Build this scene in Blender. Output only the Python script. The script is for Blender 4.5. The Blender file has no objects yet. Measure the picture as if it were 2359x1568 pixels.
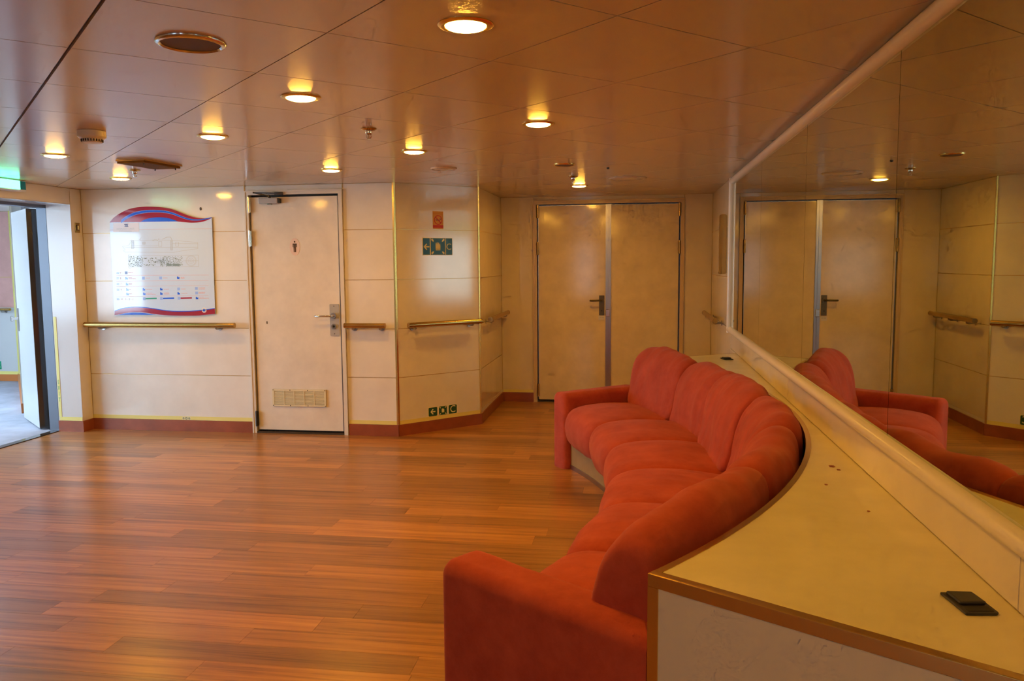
import bpy, math, random
from mathutils import Vector, Matrix, noise

random.seed(7)
SC = bpy.context.scene
COL = SC.collection
PI = math.pi

# ------------------------------------------------------------------ camera
YAW, PITCH, ROLL = math.radians(8.696), math.radians(5.540), math.radians(-0.4545)
fw = Vector((-math.sin(YAW)*math.cos(PITCH), math.cos(YAW)*math.cos(PITCH), -math.sin(PITCH)))
rt = Vector((math.cos(YAW), math.sin(YAW), 0))
up = rt.cross(fw)
r2 = rt*math.cos(ROLL) + up*math.sin(ROLL)
u2 = -rt*math.sin(ROLL) + up*math.cos(ROLL)
cam_d = bpy.data.cameras.new('camera')
cam_d.sensor_width = 36.0
cam_d.sensor_fit = 'HORIZONTAL'
cam_d.lens = 1861.93/2359*36.0
cam_d.clip_start = 0.02
cam = bpy.data.objects.new('camera', cam_d)
COL.objects.link(cam)
m = Matrix((r2, u2, -fw)).transposed().to_4x4()
m.translation = Vector((0, 0, 1.481))
cam.matrix_world = m
SC.camera = cam

# ------------------------------------------------------------------ world, daylight, exposure
wd = bpy.data.worlds.new('sky')
SC.world = wd
wd.use_nodes = True
bg = wd.node_tree.nodes['Background']
bg.inputs[0].default_value = (0.55, 0.70, 1.0, 1)
bg.inputs[1].default_value = 0.4
SC.view_settings.view_transform = 'Standard'
SC.view_settings.look = 'None'
SC.view_settings.gamma = 1.0
SC.view_settings.exposure = 0.0
SC.view_settings.use_curve_mapping = False
try:
    SC.cycles.use_denoising = True
    SC.cycles.denoiser = 'OPENIMAGEDENOISE'
    SC.cycles.use_adaptive_sampling = True
    SC.cycles.adaptive_threshold = 0.12
    SC.cycles.adaptive_min_samples = 12
    SC.cycles.max_bounces = 5
    SC.cycles.use_light_tree = False
    SC.cycles.diffuse_bounces = 3
    SC.cycles.glossy_bounces = 4
    SC.cycles.transmission_bounces = 2
    SC.cycles.sample_clamp_indirect = 8.0
except Exception:
    pass

DAY = (0.58, 0.79, 1.0)
def daylight(name, loc, rot, sx, sy, watts):
    l = bpy.data.lights.new(name, 'AREA')
    l.shape = 'RECTANGLE'; l.size = sx; l.size_y = sy; l.energy = watts; l.color = DAY
    o = bpy.data.objects.new(name, l); COL.objects.link(o)
    o.location = loc; o.rotation_euler = rot
    o['kind'] = 'helper'
    return o
# sky seen through the windows of the side passage and of the rear wall
daylight('daylight_passage', (-9.55, 2.4, 1.35), (0, -PI/2, 0), 1.5, 7.6, 430)
daylight('daylight_rear_a', (-1.25, -3.62, 1.3), (PI/2, 0, 0), 0.5, 1.3, 7)
daylight('daylight_rear_b', (-3.6, -3.62, 1.3), (PI/2, 0, 0), 1.3, 1.3, 12)
daylight('passage_ceiling_light', (-7.0, 6.2, 2.16), (0, 0, 0), 0.3, 2.4, 75)
LAMP_COL = (1.0, 0.475, 0.05)
LAMP_STRENGTH = 272.0

# ------------------------------------------------------------------ dimensions (metres)
H = 2.15
D = 8.442            # wall with the double door
D1 = 6.607           # wall with the washroom door
XL = -4.875          # left wall face
X1, X2 = -2.002, -1.398
Y2 = D1 + (X2 - X1)
XM = 0.765           # mirror wall face
YR = -3.5            # rear wall
ZC = 0.773           # counter top

# ------------------------------------------------------------------ materials
MATS = {}
def nt(name):
    mt = bpy.data.materials.new(name); mt.use_nodes = True
    t = mt.node_tree; b = t.nodes['Principled BSDF']
    MATS[name] = mt
    return mt, t, b
def mat(name, col, rough=0.5, metal=0.0, coat=0.0, var=0.0, vscale=4.0, bump=0.0, bscale=200.0, emit=None, estr=0.0, sheen=0.0, ior=1.5, spec=None):
    mt, t, b = nt(name)
    b.inputs['Base Color'].default_value = (*col, 1)
    b.inputs['Roughness'].default_value = rough
    b.inputs['Metallic'].default_value = metal
    b.inputs['IOR'].default_value = ior
    if coat:
        b.inputs['Coat Weight'].default_value = coat
        b.inputs['Coat Roughness'].default_value = 0.08
    if spec is not None: b.inputs['Specular IOR Level'].default_value = spec
    if sheen:
        b.inputs['Sheen Weight'].default_value = sheen
        b.inputs['Sheen Roughness'].default_value = 0.4
        b.inputs['Sheen Tint'].default_value = (1.0, 0.55, 0.45, 1)
    geo = None
    if var or bump:
        geo = t.nodes.new('ShaderNodeNewGeometry')
    if var:
        n = t.nodes.new('ShaderNodeTexNoise'); n.inputs['Scale'].default_value = vscale
        n.inputs['Detail'].default_value = 3; n.inputs['Roughness'].default_value = 0.65
        t.links.new(geo.outputs['Position'], n.inputs['Vector'])
        mr = t.nodes.new('ShaderNodeMapRange')
        mr.inputs[1].default_value = 0.3; mr.inputs[2].default_value = 0.7
        mr.inputs[3].default_value = 1 - var; mr.inputs[4].default_value = 1 + var
        t.links.new(n.outputs['Fac'], mr.inputs[0])
        mx = t.nodes.new('ShaderNodeVectorMath'); mx.operation = 'SCALE'
        mx.inputs[0].default_value = col
        t.links.new(mr.outputs[0], mx.inputs['Scale'])
        t.links.new(mx.outputs[0], b.inputs['Base Color'])
    if bump:
        n2 = t.nodes.new('ShaderNodeTexNoise'); n2.inputs['Scale'].default_value = bscale
        n2.inputs['Detail'].default_value = 3
        t.links.new(geo.outputs['Position'], n2.inputs['Vector'])
        bp = t.nodes.new('ShaderNodeBump'); bp.inputs['Strength'].default_value = bump
        bp.inputs['Distance'].default_value = 0.002
        t.links.new(n2.outputs['Fac'], bp.inputs['Height'])
        t.links.new(bp.outputs[0], b.inputs['Normal'])
    if emit:
        b.inputs['Emission Color'].default_value = (*emit, 1)
        b.inputs['Emission Strength'].default_value = estr
    return mt

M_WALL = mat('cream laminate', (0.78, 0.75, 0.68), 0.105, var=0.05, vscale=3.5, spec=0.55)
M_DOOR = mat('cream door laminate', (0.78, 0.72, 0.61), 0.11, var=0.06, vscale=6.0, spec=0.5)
M_WALLWARM = mat('lamp-tinted laminate', (0.78, 0.69, 0.52), 0.085, var=0.05, vscale=3.5, spec=0.55)  # cream laminate with warm lamp light put into its colour
M_DOORWARM = mat('lamp-tinted door laminate', (0.79, 0.67, 0.45), 0.11, var=0.07, vscale=6.0, spec=0.5)  # same door laminate, colour warmed to imitate the lamp light
M_JOINT = mat('gilt joint strip', (0.55, 0.36, 0.13), 0.35, 0.6)
M_CEIL = mat('ceiling panel paint', (0.67, 0.53, 0.36), 0.20, spec=0.6)
M_CEILGAP = mat('ceiling joint', (0.10, 0.06, 0.03), 0.6)
M_BASE = mat('red brown skirting', (0.30, 0.075, 0.03), 0.35, var=0.15, vscale=8)
M_GLOWSTRIP = mat('yellow low level strip', (0.80, 0.72, 0.22), 0.4)
M_BRASS = mat('brass', (0.78, 0.56, 0.18), 0.26, 1.0)
M_BRASSDULL = mat('worn brass', (0.52, 0.34, 0.11), 0.27, 1.0)
M_CHROME = mat('chrome', (0.75, 0.73, 0.70), 0.15, 1.0)
M_STEEL = mat('brushed steel', (0.40, 0.385, 0.37), 0.28, 1.0)
M_GUNMETAL = mat('gunmetal frame', (0.16, 0.18, 0.22), 0.45, 0.4)
M_DARKSTEEL = mat('dark polished steel', (0.055, 0.045, 0.035), 0.12, 0.0, spec=0.8)
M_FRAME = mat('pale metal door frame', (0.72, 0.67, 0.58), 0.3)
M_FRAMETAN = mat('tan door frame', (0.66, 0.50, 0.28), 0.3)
M_BLACK = mat('black rubber gap', (0.015, 0.013, 0.012), 0.6)
M_BLACKPL = mat('black plastic', (0.03, 0.028, 0.026), 0.45)
M_GREY = mat('grey enamel', (0.42, 0.41, 0.39), 0.4)
M_WHITE = mat('white plastic', (0.78, 0.76, 0.70), 0.35)
M_WHITEJAMB = mat('white jamb laminate', (0.66, 0.63, 0.60), 0.14)
M_IVORY = mat('ivory vent plastic', (0.74, 0.66, 0.42), 0.45)
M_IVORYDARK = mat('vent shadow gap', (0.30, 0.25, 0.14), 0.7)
M_MOULD = mat('ivory mirror moulding', (0.80, 0.72, 0.56), 0.22)
M_COUNTER = mat('cream counter laminate', (0.76, 0.70, 0.45), 0.20, var=0.06, vscale=5, spec=0.5)
M_MARK = mat('dirt mark', (0.10, 0.07, 0.04), 0.8)
M_SPEAKER = mat('dark speaker mesh', (0.16, 0.11, 0.08), 0.7)
M_LENS = mat('lit lamp lens', (1, 0.9, 0.75), 0.4, emit=LAMP_COL, estr=LAMP_STRENGTH)
M_BULB = mat('red glass bulb', (0.5, 0.35, 0.2), 0.1)
M_SIGNGREEN = mat('safety sign green', (0.004, 0.055, 0.05), 0.3, spec=0.3)
M_SIGNGREEN2 = mat('dark safety green', (0.008, 0.085, 0.045), 0.35)
M_SIGNCREAM = mat('luminous cream print', (0.80, 0.76, 0.42), 0.4)
M_SMOKEY = mat('amber sticker', (0.72, 0.36, 0.05), 0.35)
M_SMOKER = mat('red print', (0.55, 0.04, 0.02), 0.4)
M_INKBROWN = mat('brown print', (0.10, 0.05, 0.02), 0.4)
M_EXITLIT = mat('lit exit panel', (0.3, 0.9, 0.7), 0.3, emit=(0.10, 1.0, 0.55), estr=5.0)
M_EXITDARK = mat('dim exit panel', (0.0, 0.10, 0.11), 0.25, emit=(0.0, 0.3, 0.3), estr=0.12)  # faint glow put into the dark field
M_BOARD = mat('acrylic board', (0.60, 0.75, 0.93), 0.05, coat=0.6)  # bluish daylight reflection painted into the base colour
M_PRED = mat('crimson print', (0.36, 0.025, 0.06), 0.06, coat=0.5)
M_PBLUE = mat('blue print', (0.02, 0.13, 0.80), 0.06, coat=0.5)
M_PNAVY = mat('navy print', (0.02, 0.02, 0.16), 0.2)
M_PGREY = mat('grey line print', (0.42, 0.47, 0.52), 0.3)
M_PDARK = mat('dark plan print', (0.20, 0.27, 0.27), 0.3)
M_PSALMON = mat('salmon print', (0.66, 0.36, 0.38), 0.3)
M_PLBLUE = mat('light blue print', (0.28, 0.45, 0.85), 0.3)
M_PGREEN = mat('green print', (0.0, 0.28, 0.14), 0.3)
M_STICKER = mat('pale sticker', (0.72, 0.70, 0.74), 0.2)
M_CARPET = mat('blue grey carpet', (0.40, 0.42, 0.50), 0.85, var=0.18, vscale=3.0, bump=0.2, bscale=120)
M_PWALLRED = mat('salmon wall laminate', (0.62, 0.33, 0.29), 0.25, var=0.08, vscale=5)
M_PWALLWHITE = mat('white wall laminate', (0.58, 0.58, 0.58), 0.22)
M_PORANGE = mat('orange skirting', (0.55, 0.18, 0.04), 0.4)
M_OVAL = mat('rose sticker', (0.80, 0.62, 0.52), 0.25)
M_PLINTH = mat('plinth laminate', (0.36, 0.25, 0.11), 0.3, var=0.08, vscale=5)

def mirror_mat():
    mt, t, b = nt('tinted mirror glass')
    b.inputs['Base Color'].default_value = (0.68, 0.74, 0.60, 1)
    b.inputs['Metallic'].default_value = 1.0
    b.inputs['Roughness'].default_value = 0.012
    return mt
M_MIRROR = mirror_mat()
M_MIRROREDGE = mat('mirror edge', (0.45, 0.52, 0.40), 0.2)

def velvet():
    mt, t, b = nt('red velour')
    b.inputs['Roughness'].default_value = 0.85
    b.inputs['Sheen Weight'].default_value = 0.30
    b.inputs['Sheen Roughness'].default_value = 0.35
    b.inputs['Sheen Tint'].default_value = (1.0, 0.5, 0.42, 1)
    b.inputs['Specular IOR Level'].default_value = 0.2
    g = t.nodes.new('ShaderNodeNewGeometry')
    n = t.nodes.new('ShaderNodeTexNoise'); n.inputs['Scale'].default_value = 7; n.inputs['Detail'].default_value = 8; n.inputs['Roughness'].default_value = 0.7
    t.links.new(g.outputs['Position'], n.inputs['Vector'])
    cr = t.nodes.new('ShaderNodeValToRGB')
    cr.color_ramp.elements[0].position = 0.30; cr.color_ramp.elements[0].color = (0.36, 0.050, 0.030, 1)
    cr.color_ramp.elements[1].position = 0.72; cr.color_ramp.elements[1].color = (0.54, 0.098, 0.060, 1)
    t.links.new(n.outputs['Fac'], cr.inputs[0]); t.links.new(cr.outputs[0], b.inputs['Base Color'])
    n2 = t.nodes.new('ShaderNodeTexNoise'); n2.inputs['Scale'].default_value = 900; n2.inputs['Detail'].default_value = 2
    t.links.new(g.outputs['Position'], n2.inputs['Vector'])
    bp = t.nodes.new('ShaderNodeBump'); bp.inputs['Strength'].default_value = 0.4; bp.inputs['Distance'].default_value = 0.0015
    t.links.new(n2.outputs['Fac'], bp.inputs['Height']); t.links.new(bp.outputs[0], b.inputs['Normal'])
    return mt
M_VELVET = velvet()

def wood():
    mt, t, b = nt('oiled strip wood')
    g = t.nodes.new('ShaderNodeNewGeometry'); oi = t.nodes.new('ShaderNodeObjectInfo')
    mp = t.nodes.new('ShaderNodeMapping'); mp.inputs['Scale'].default_value = (0.8, 22, 1)
    ad = t.nodes.new('ShaderNodeVectorMath'); ad.operation = 'ADD'
    ml = t.nodes.new('ShaderNodeVectorMath'); ml.operation = 'SCALE'; ml.inputs[0].default_value = (31, 17, 53)
    t.links.new(oi.outputs['Random'], ml.inputs['Scale'])
    t.links.new(g.outputs['Position'], mp.inputs['Vector'])
    t.links.new(mp.outputs[0], ad.inputs[0]); t.links.new(ml.outputs[0], ad.inputs[1])
    n = t.nodes.new('ShaderNodeTexNoise'); n.inputs['Scale'].default_value = 1.6; n.inputs['Detail'].default_value = 7; n.inputs['Roughness'].default_value = 0.62; n.inputs['Distortion'].default_value = 0.4
    t.links.new(ad.outputs[0], n.inputs['Vector'])
    cr = t.nodes.new('ShaderNodeValToRGB'); e = cr.color_ramp.elements
    e[0].position = 0.29; e[0].color = (0.165, 0.057, 0.015, 1)
    e[1].position = 0.74; e[1].color = (0.52, 0.25, 0.068, 1)
    k = e.new(0.5); k.color = (0.385, 0.163, 0.040, 1)
    t.links.new(n.outputs['Fac'], cr.inputs[0])
    mr = t.nodes.new('ShaderNodeMapRange'); mr.inputs[3].default_value = 0.68; mr.inputs[4].default_value = 1.26
    t.links.new(oi.outputs['Random'], mr.inputs[0])
    sc = t.nodes.new('ShaderNodeVectorMath'); sc.operation = 'SCALE'
    t.links.new(cr.outputs[0], sc.inputs[0]); t.links.new(mr.outputs[0], sc.inputs['Scale'])
    t.links.new(sc.outputs[0], b.inputs['Base Color'])
    b.inputs['Roughness'].default_value = 0.29
    b.inputs['Specular IOR Level'].default_value = 0.7
    bp = t.nodes.new('ShaderNodeBump'); bp.inputs['Strength'].default_value = 0.08; bp.inputs['Distance'].default_value = 0.002
    t.links.new(n.outputs['Fac'], bp.inputs['Height']); t.links.new(bp.outputs[0], b.inputs['Normal'])
    return mt
M_WOOD = wood()

# ------------------------------------------------------------------ geometry helpers
ORIGIN = {}
def origin_of(o):
    return ORIGIN.get(o.name, Vector((0, 0, 0))) if o else Vector((0, 0, 0))

class MB:
    def __init__(s): s.v = []; s.f = []
    def add(s, vs, fs):
        k = len(s.v); s.v += [tuple(v) for v in vs]; s.f += [tuple(i+k for i in f) for f in fs]; return s
    def box(s, x0, x1, y0, y1, z0, z1):
        return s.add([(x0,y0,z0),(x1,y0,z0),(x1,y1,z0),(x0,y1,z0),(x0,y0,z1),(x1,y0,z1),(x1,y1,z1),(x0,y1,z1)],
                     [(3,2,1,0),(4,5,6,7),(0,1,5,4),(1,2,6,5),(2,3,7,6),(3,0,4,7)])
    def fbox(s, F, a0, a1, b0, b1, c0, c1):
        P = [F(a,b,c) for c in (c0,c1) for (a,b) in ((a0,b0),(a1,b0),(a1,b1),(a0,b1))]
        return s.add(P, [(3,2,1,0),(4,5,6,7),(0,1,5,4),(1,2,6,5),(2,3,7,6),(3,0,4,7)])
    def prism(s, F, pts, c0, c1):
        n = len(pts)
        P = [F(a,b,c0) for a,b in pts] + [F(a,b,c1) for a,b in pts]
        fs = [tuple(range(n-1,-1,-1)), tuple(range(n,2*n))] + [(i,(i+1)%n,n+(i+1)%n,n+i) for i in range(n)]
        return s.add(P, fs)
    def strip(s, F, lo, hi, c0, c1):
        # band between two equally long 2D polylines
        n = len(lo); P = []
        for c in (c0, c1):
            P += [F(a,b,c) for a,b in lo] + [F(a,b,c) for a,b in hi]
        fs = []
        for i in range(n-1):
            fs += [(i+n, i+n+1, i+1, i), (2*n+i, 2*n+i+1, 3*n+i+1, 3*n+i), (i, i+1, 2*n+i+1, 2*n+i), (n+i+1, n+i, 3*n+i, 3*n+i+1)]
        fs += [(n, 0, 2*n, 3*n), (n-1, 2*n-1, 4*n-1, 3*n-1)]
        return s.add(P, fs)
    def line(s, F, pts, w, c0, c1):
        for (a0,b0),(a1,b1) in zip(pts, pts[1:]):
            dx, dy = a1-a0, b1-b0; l = math.hypot(dx,dy) or 1; ex, ey = -dy/l*w/2, dx/l*w/2
            s.prism(F, [(a0-ex,b0-ey),(a1-ex,b1-ey),(a1+ex,b1+ey),(a0+ex,b0+ey)], c0, c1)
        return s
    def disc(s, F, a, b, r, c0, c1, n=24, rb=None):
        rb = rb or r
        return s.prism(F, [(a+r*math.cos(2*PI*i/n), b+rb*math.sin(2*PI*i/n)) for i in range(n)], c0, c1)
    def ring(s, F, a, b, r0, r1, c0, c1, n=28):
        lo = [(a+r0*math.cos(2*PI*i/n), b+r0*math.sin(2*PI*i/n)) for i in range(n+1)]
        hi = [(a+r1*math.cos(2*PI*i/n), b+r1*math.sin(2*PI*i/n)) for i in range(n+1)]
        return s.strip(F, lo, hi, c0, c1)
    def tube(s, p0, p1, r, n=14):
        return s.path([p0, p1], r, n)
    def path(s, pts, r, n=12):
        pts = [Vector(p) for p in pts]; rings = []
        for i, p in enumerate(pts):
            d = (pts[min(i+1,len(pts)-1)] - pts[max(i-1,0)]).normalized()
            a = d.orthogonal().normalized() if i == 0 else (rings[-1][1] - d*rings[-1][1].dot(d)).normalized()
            b = d.cross(a); rings.append((p, a, b))
        V = [p + (a*math.cos(2*PI*j/n) + b*math.sin(2*PI*j/n))*r for p,a,b in rings for j in range(n)]
        fs = [tuple(range(n-1,-1,-1)), tuple((len(pts)-1)*n+j for j in range(n))]
        for i in range(len(pts)-1):
            for j in range(n):
                fs.append((i*n+j, i*n+(j+1)%n, (i+1)*n+(j+1)%n, (i+1)*n+j))
        return s.add(V, fs)
    def lathe(s, prof, cx, cy, cz, n=32, down=True, caps=True):
        # profile of (radius, depth below cz); closed by end caps when radius > 0
        V = []; fs = []; sg = -1 if down else 1
        for r, h in prof:
            V += [(cx+r*math.cos(2*PI*j/n), cy+r*math.sin(2*PI*j/n), cz+sg*h) for j in range(n)]
        for i in range(len(prof)-1):
            for j in range(n):
                q = (i*n+j, i*n+(j+1)%n, (i+1)*n+(j+1)%n, (i+1)*n+j)
                fs.append(q if not down else q[::-1])
        if not caps: return s.add(V, fs)
        fs.append(tuple(range(n)) if down else tuple(range(n-1,-1,-1)))
        e = (len(prof)-1)*n
        fs.append(tuple(e+j for j in range(n-1,-1,-1)) if down else tuple(e+j for j in range(n)))
        return s.add(V, fs)
    def build(s, name, material, parent=None, smooth=None, origin=None, bevel=0.0):
        if origin is None:
            origin = origin_of(parent) if parent else Vector((0, 0, 0))
            if not parent and s.v:
                xs = [v[0] for v in s.v]; ys = [v[1] for v in s.v]; zs = [v[2] for v in s.v]
                origin = Vector(((min(xs)+max(xs))/2, (min(ys)+max(ys))/2, min(zs)))
        origin = Vector(origin)
        me = bpy.data.meshes.new(name)
        me.from_pydata([tuple(Vector(v)-origin) for v in s.v], [], s.f)
        me.materials.append(material)
        if smooth is not None:
            me.polygons.foreach_set('use_smooth', [True]*len(me.polygons))
            try: me.set_sharp_from_angle(angle=math.radians(smooth))
            except Exception: pass
        me.update()
        o = bpy.data.objects.new(name, me); COL.objects.link(o)
        ORIGIN[o.name] = origin
        if parent:
            o.parent = parent; o.location = origin - origin_of(parent)
        else:
            o.location = origin
        if bevel:
            bm = o.modifiers.new('bevel', 'BEVEL'); bm.width = bevel; bm.segments = 2; bm.limit_method = 'ANGLE'
        return o

def tag(o, label=None, cat=None, group=None, kind=None):
    if label: o['label'] = label
    if cat: o['category'] = cat
    if group: o['group'] = group
    if kind: o['kind'] = kind
    return o
def empty(name, loc, label=None, cat=None, group=None, kind=None):
    o = bpy.data.objects.new(name, None); COL.objects.link(o); o.location = loc
    o.empty_display_size = 0.1
    ORIGIN[o.name] = Vector(loc)
    return tag(o, label, cat, group, kind)
def copy_tree(o, loc, label=None):
    r = o.copy(); COL.objects.link(r); r.location = loc
    if label: r['label'] = label
    for ch in list(o.children):
        c = ch.copy(); COL.objects.link(c); c.parent = r
        for g in list(ch.children):
            d = g.copy(); COL.objects.link(d); d.parent = c
    return r

def frame(o, u, n):
    o, u, n = Vector(o), Vector(u).normalized(), Vector(n).normalized()
    z = Vector((0, 0, 1))
    return lambda a, b, c=0.0: o + u*a + z*b + n*c
def plane_frame(o, u, v):
    o, u, v = Vector(o), Vector(u).normalized(), Vector(v).normalized(); n = u.cross(v)
    return lambda a, b, c=0.0: o + u*a + v*b + n*c

def text(name, body, size, F, a, b, c, material, parent, align='CENTER', sx=1.0):
    cu = bpy.data.curves.new(name, 'FONT'); cu.body = body; cu.size = size; cu.align_x = align; cu.align_y = 'CENTER'
    t = bpy.data.objects.new(name, cu); COL.objects.link(t)
    bpy.context.view_layer.update()
    dg = bpy.context.evaluated_depsgraph_get()
    me0 = bpy.data.meshes.new_from_object(t.evaluated_get(dg))
    bpy.data.objects.remove(t)
    mb = MB()
    mb.add([F(a+v.co.x*sx, b+v.co.y, c) for v in me0.vertices], [tuple(p.vertices) for p in me0.polygons])
    bpy.data.meshes.remove(me0)
    return mb.build(name, material, parent)

# wall frames: a runs along the wall as seen from the room (left to right), b is height, c stands out from the wall
F_WC = frame((0, D1, 0), (1, 0, 0), (0, -1, 0))
F_ANG = frame((X1, D1, 0), (1, 1, 0), (1, -1, 0))
F_RET = frame((X2, Y2, 0), (0, 1, 0), (1, 0, 0))
F_FAR = frame((0, D, 0), (1, 0, 0), (0, -1, 0))
F_RIGHT = frame((XM, 0, 0), (0, -1, 0), (-1, 0, 0))       # a = -y
F_LEFT = frame((XL, 0, 0), (0, 1, 0), (1, 0, 0))          # a = y
F_JAMB = frame((0, 6.463, 0), (1, 0, 0), (0, -1, 0))

# ================================================================== floor
bm = MB().box(XL-0.27, XM+0.1, YR-0.1, D+0.1, -0.06, -0.006)
floor = tag(bm.build('floor', M_BASE, origin=(0, 0, 0)), kind='structure')
PW = 0.14
unit = bpy.data.meshes.new('plank')
_u = MB().box(0, 1, 0, 1, -0.006, 0)
unit.from_pydata(_u.v, [], _u.f); unit.materials.append(M_WOOD)
def plank(x0, x1, y0, y1):
    o = bpy.data.objects.new('plank', unit); COL.objects.link(o); o.parent = floor
    o.location = (x0+0.0005, y0+0.0005, 0); o.scale = (x1-x0-0.001, y1-y0-0.001, 1)
def floor_min_x(y):
    if y < D1: return XL-0.23 if y < 6.46 else XL
    if y < Y2: return X1 + (y-D1)
    return X2
y = 1.86; row = 0
while y < D:
    y1 = min(y+PW, D)
    xm = floor_min_x(y)
    x = -5.6 - ((row*0.415) % 1.23) + random.uniform(-.12, .12)
    while x < 0.3:
        ln = random.choice((1.22, 1.22, 1.22, 0.8))
        a, b = max(x, xm), min(x+ln, 0.72)
        if b-a > 0.02: plank(a, b, y, y1)
        x += ln
    y = y1; row += 1
rest = MB()
y = YR; row = 0
while y < 1.86-1e-6:
    y1 = min(y+PW, 1.86); x = XL-0.23-random.uniform(0, 1.2)
    while x < XM:
        a, b = max(x, XL-0.23), min(x+1.22, XM)
        if b > a: rest.box(a+.0005, b-.0005, y+.0005, y1-.0005, -0.006, 0)
        x += 1.22
    y = y1
o = rest.build('plank_field', M_WOOD, floor); o['kind'] = 'stuff'

# ================================================================== ceiling
bm = MB().box(XL-0.27, XM+0.1, YR-0.1, D+0.1, H+0.010, H+0.06)
ceiling = tag(bm.build('ceiling', M_CEILGAP, origin=(0, 0, H)), kind='structure')
G0 = Vector((-1.733, 2.338)); GS, GT = 0.6036, 0.5832
DS, DT = Vector((-1, 1)).normalized(), Vector((1, 1)).normalized()
def clip(poly, x0, x1, y0, y1):
    for ax, lim, sgn in ((0, x0, 1), (0, x1, -1), (1, y0, 1), (1, y1, -1)):
        out = []
        for i in range(len(poly)):
            p, q = poly[i], poly[(i+1) % len(poly)]
            dp, dq = (p[ax]-lim)*sgn, (q[ax]-lim)*sgn
            if dp >= 0: out.append(p)
            if (dp >= 0) != (dq >= 0):
                t = dp/(dp-dq); out.append(Vector((p[0]+(q[0]-p[0])*t, p[1]+(q[1]-p[1])*t)))
        poly = out
        if len(poly) < 3: return []
    return poly
F_CEIL = lambda a, b, c=0.0: Vector((a, b, H+c))
for i in range(-14, 16):
    for j in range(-10, 14):
        g = 0.0021
        ga = 0.005 if j == 0 else g        # the wider dark joint
        gb = 0.005 if j == -1 else g
        c = [G0 + DS*(i*GS+g) + DT*(j*GT+ga), G0 + DS*((i+1)*GS-g) + DT*(j*GT+ga),
             G0 + DS*((i+1)*GS-g) + DT*((j+1)*GT-gb), G0 + DS*(i*GS+g) + DT*((j+1)*GT-gb)]
        p = clip(c, XL-0.02, XM+0.02, YR, D+0.02)
        if not p: continue
        mx, my = sum(v[0] for v in p)/len(p), sum(v[1] for v in p)/len(p)
        if my > D1+0.3 and mx < X1 + (my-D1) - 0.4 and mx < X2-0.4: continue
        ar = abs(sum(p[k][0]*p[(k+1) % len(p)][1]-p[(k+1) % len(p)][0]*p[k][1] for k in range(len(p))))/2
        if ar < 0.002: continue
        MB().prism(F_CEIL, [(v[0], v[1]) for v in p][::-1], 0.010, 0.0).build('ceiling_tile', M_CEIL, ceiling)

# ================================================================== walls with panels
JZ = [0.505, 0.924, 1.341, 1.763]
def wall(name, bmb):
    return tag(bmb.build(name, M_JOINT), kind='structure')
def panels(parent, F, a0, a1, zs, m=M_WALL, g=0.0025):
    for z0, z1 in zip(zs, zs[1:]):
        MB().fbox(F, a0+g, a1-g, z0+g, z1-g, -0.012, 0.0).build('wall_panel', m, parent)
FULL = [0.0] + JZ + [H]

# wall with washroom door
w_wc = wall('wall_back', MB().fbox(F_WC, XL-0.285, -3.325, 0, H, -0.10, -0.006).fbox(F_WC, -2.445, X1, 0, H, -0.10, -0.006)
            .fbox(F_WC, -3.325, -2.445, 2.09, H, -0.10, -0.006))
panels(w_wc, F_WC, XL, -3.325, FULL)
panels(w_wc, F_WC, -3.325, -2.447, [2.10, H])
panels(w_wc, F_WC, -2.447, X1, FULL)
# 45 degree wall
LA = (X2-X1)*math.sqrt(2)
w_an = wall('wall_angled', MB().prism(F_ANG, [(0.004, 0), (LA-0.004, 0), (LA-0.004, H), (0.004, H)], -0.08, -0.006))
panels(w_an, F_ANG, 0.0, LA, FULL)
# return wall beside the double door
w_re = wall('wall_return', MB().fbox(F_RET, 0.003, D-Y2, 0, H, -0.08, -0.006))
panels(w_re, F_RET, 0.0, D-Y2, FULL, M_WALLWARM)
# far wall with double door
w_fa = wall('wall_far', MB().fbox(F_FAR, X2-0.08, -1.062, 0, H, -0.10, -0.006).fbox(F_FAR, 0.49, XM+0.1, 0, H, -0.10, -0.006)
            .fbox(F_FAR, -1.062, 0.49, 2.10, H, -0.10, -0.006))
panels(w_fa, F_FAR, X2, -1.060, [0, H], M_WALLWARM)
panels(w_fa, F_FAR, 0.488, XM, [0, H], M_WALLWARM)
panels(w_fa, F_FAR, -1.060, 0.488, [2.112, H], M_WALLWARM)
# mirror wall
w_ri = wall('wall_right', MB().fbox(F_RIGHT, -D, -YR, 0, H, -0.10, -0.006))
panels(w_ri, F_RIGHT, -D, -6.72, FULL, M_WALLWARM)
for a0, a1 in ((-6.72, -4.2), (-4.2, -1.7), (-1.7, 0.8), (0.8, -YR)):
    panels(w_ri, F_RIGHT, a0, a1, [0.0, ZC, H], M_WALLWARM)
# left wall with the passage opening
OP0, OP1, ZL = 4.55, 6.463, 2.013
XB = XL-0.285
bm = MB().box(XB, XL-0.006, OP1+0.012, D1+0.09, 0, H).box(XB, XL-0.006, YR, OP0, 0, H).box(XB, XL-0.006, OP0, OP1+0.012, ZL+0.006, H)
w_le = wall('wall_left', bm)
panels(w_le, F_LEFT, OP1+0.002, D1, [0, H])
panels(w_le, F_LEFT, OP0, OP1, [ZL, H])
for a0, a1 in ((YR, -1.5), (-1.5, 0.5), (0.5, 2.5), (2.5, OP0)):
    panels(w_le, F_LEFT, a0, a1, FULL)
MB().fbox(F_JAMB, XL-0.235, XL-0.001, 0, ZL, -0.012, 0).build('jamb_panel', M_WHITEJAMB, w_le)
MB().box(XB, XL-0.002, OP0+0.01, OP1-0.001, ZL-0.004, ZL+0.006).build('lintel_soffit', M_WHITEJAMB, w_le)
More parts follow.
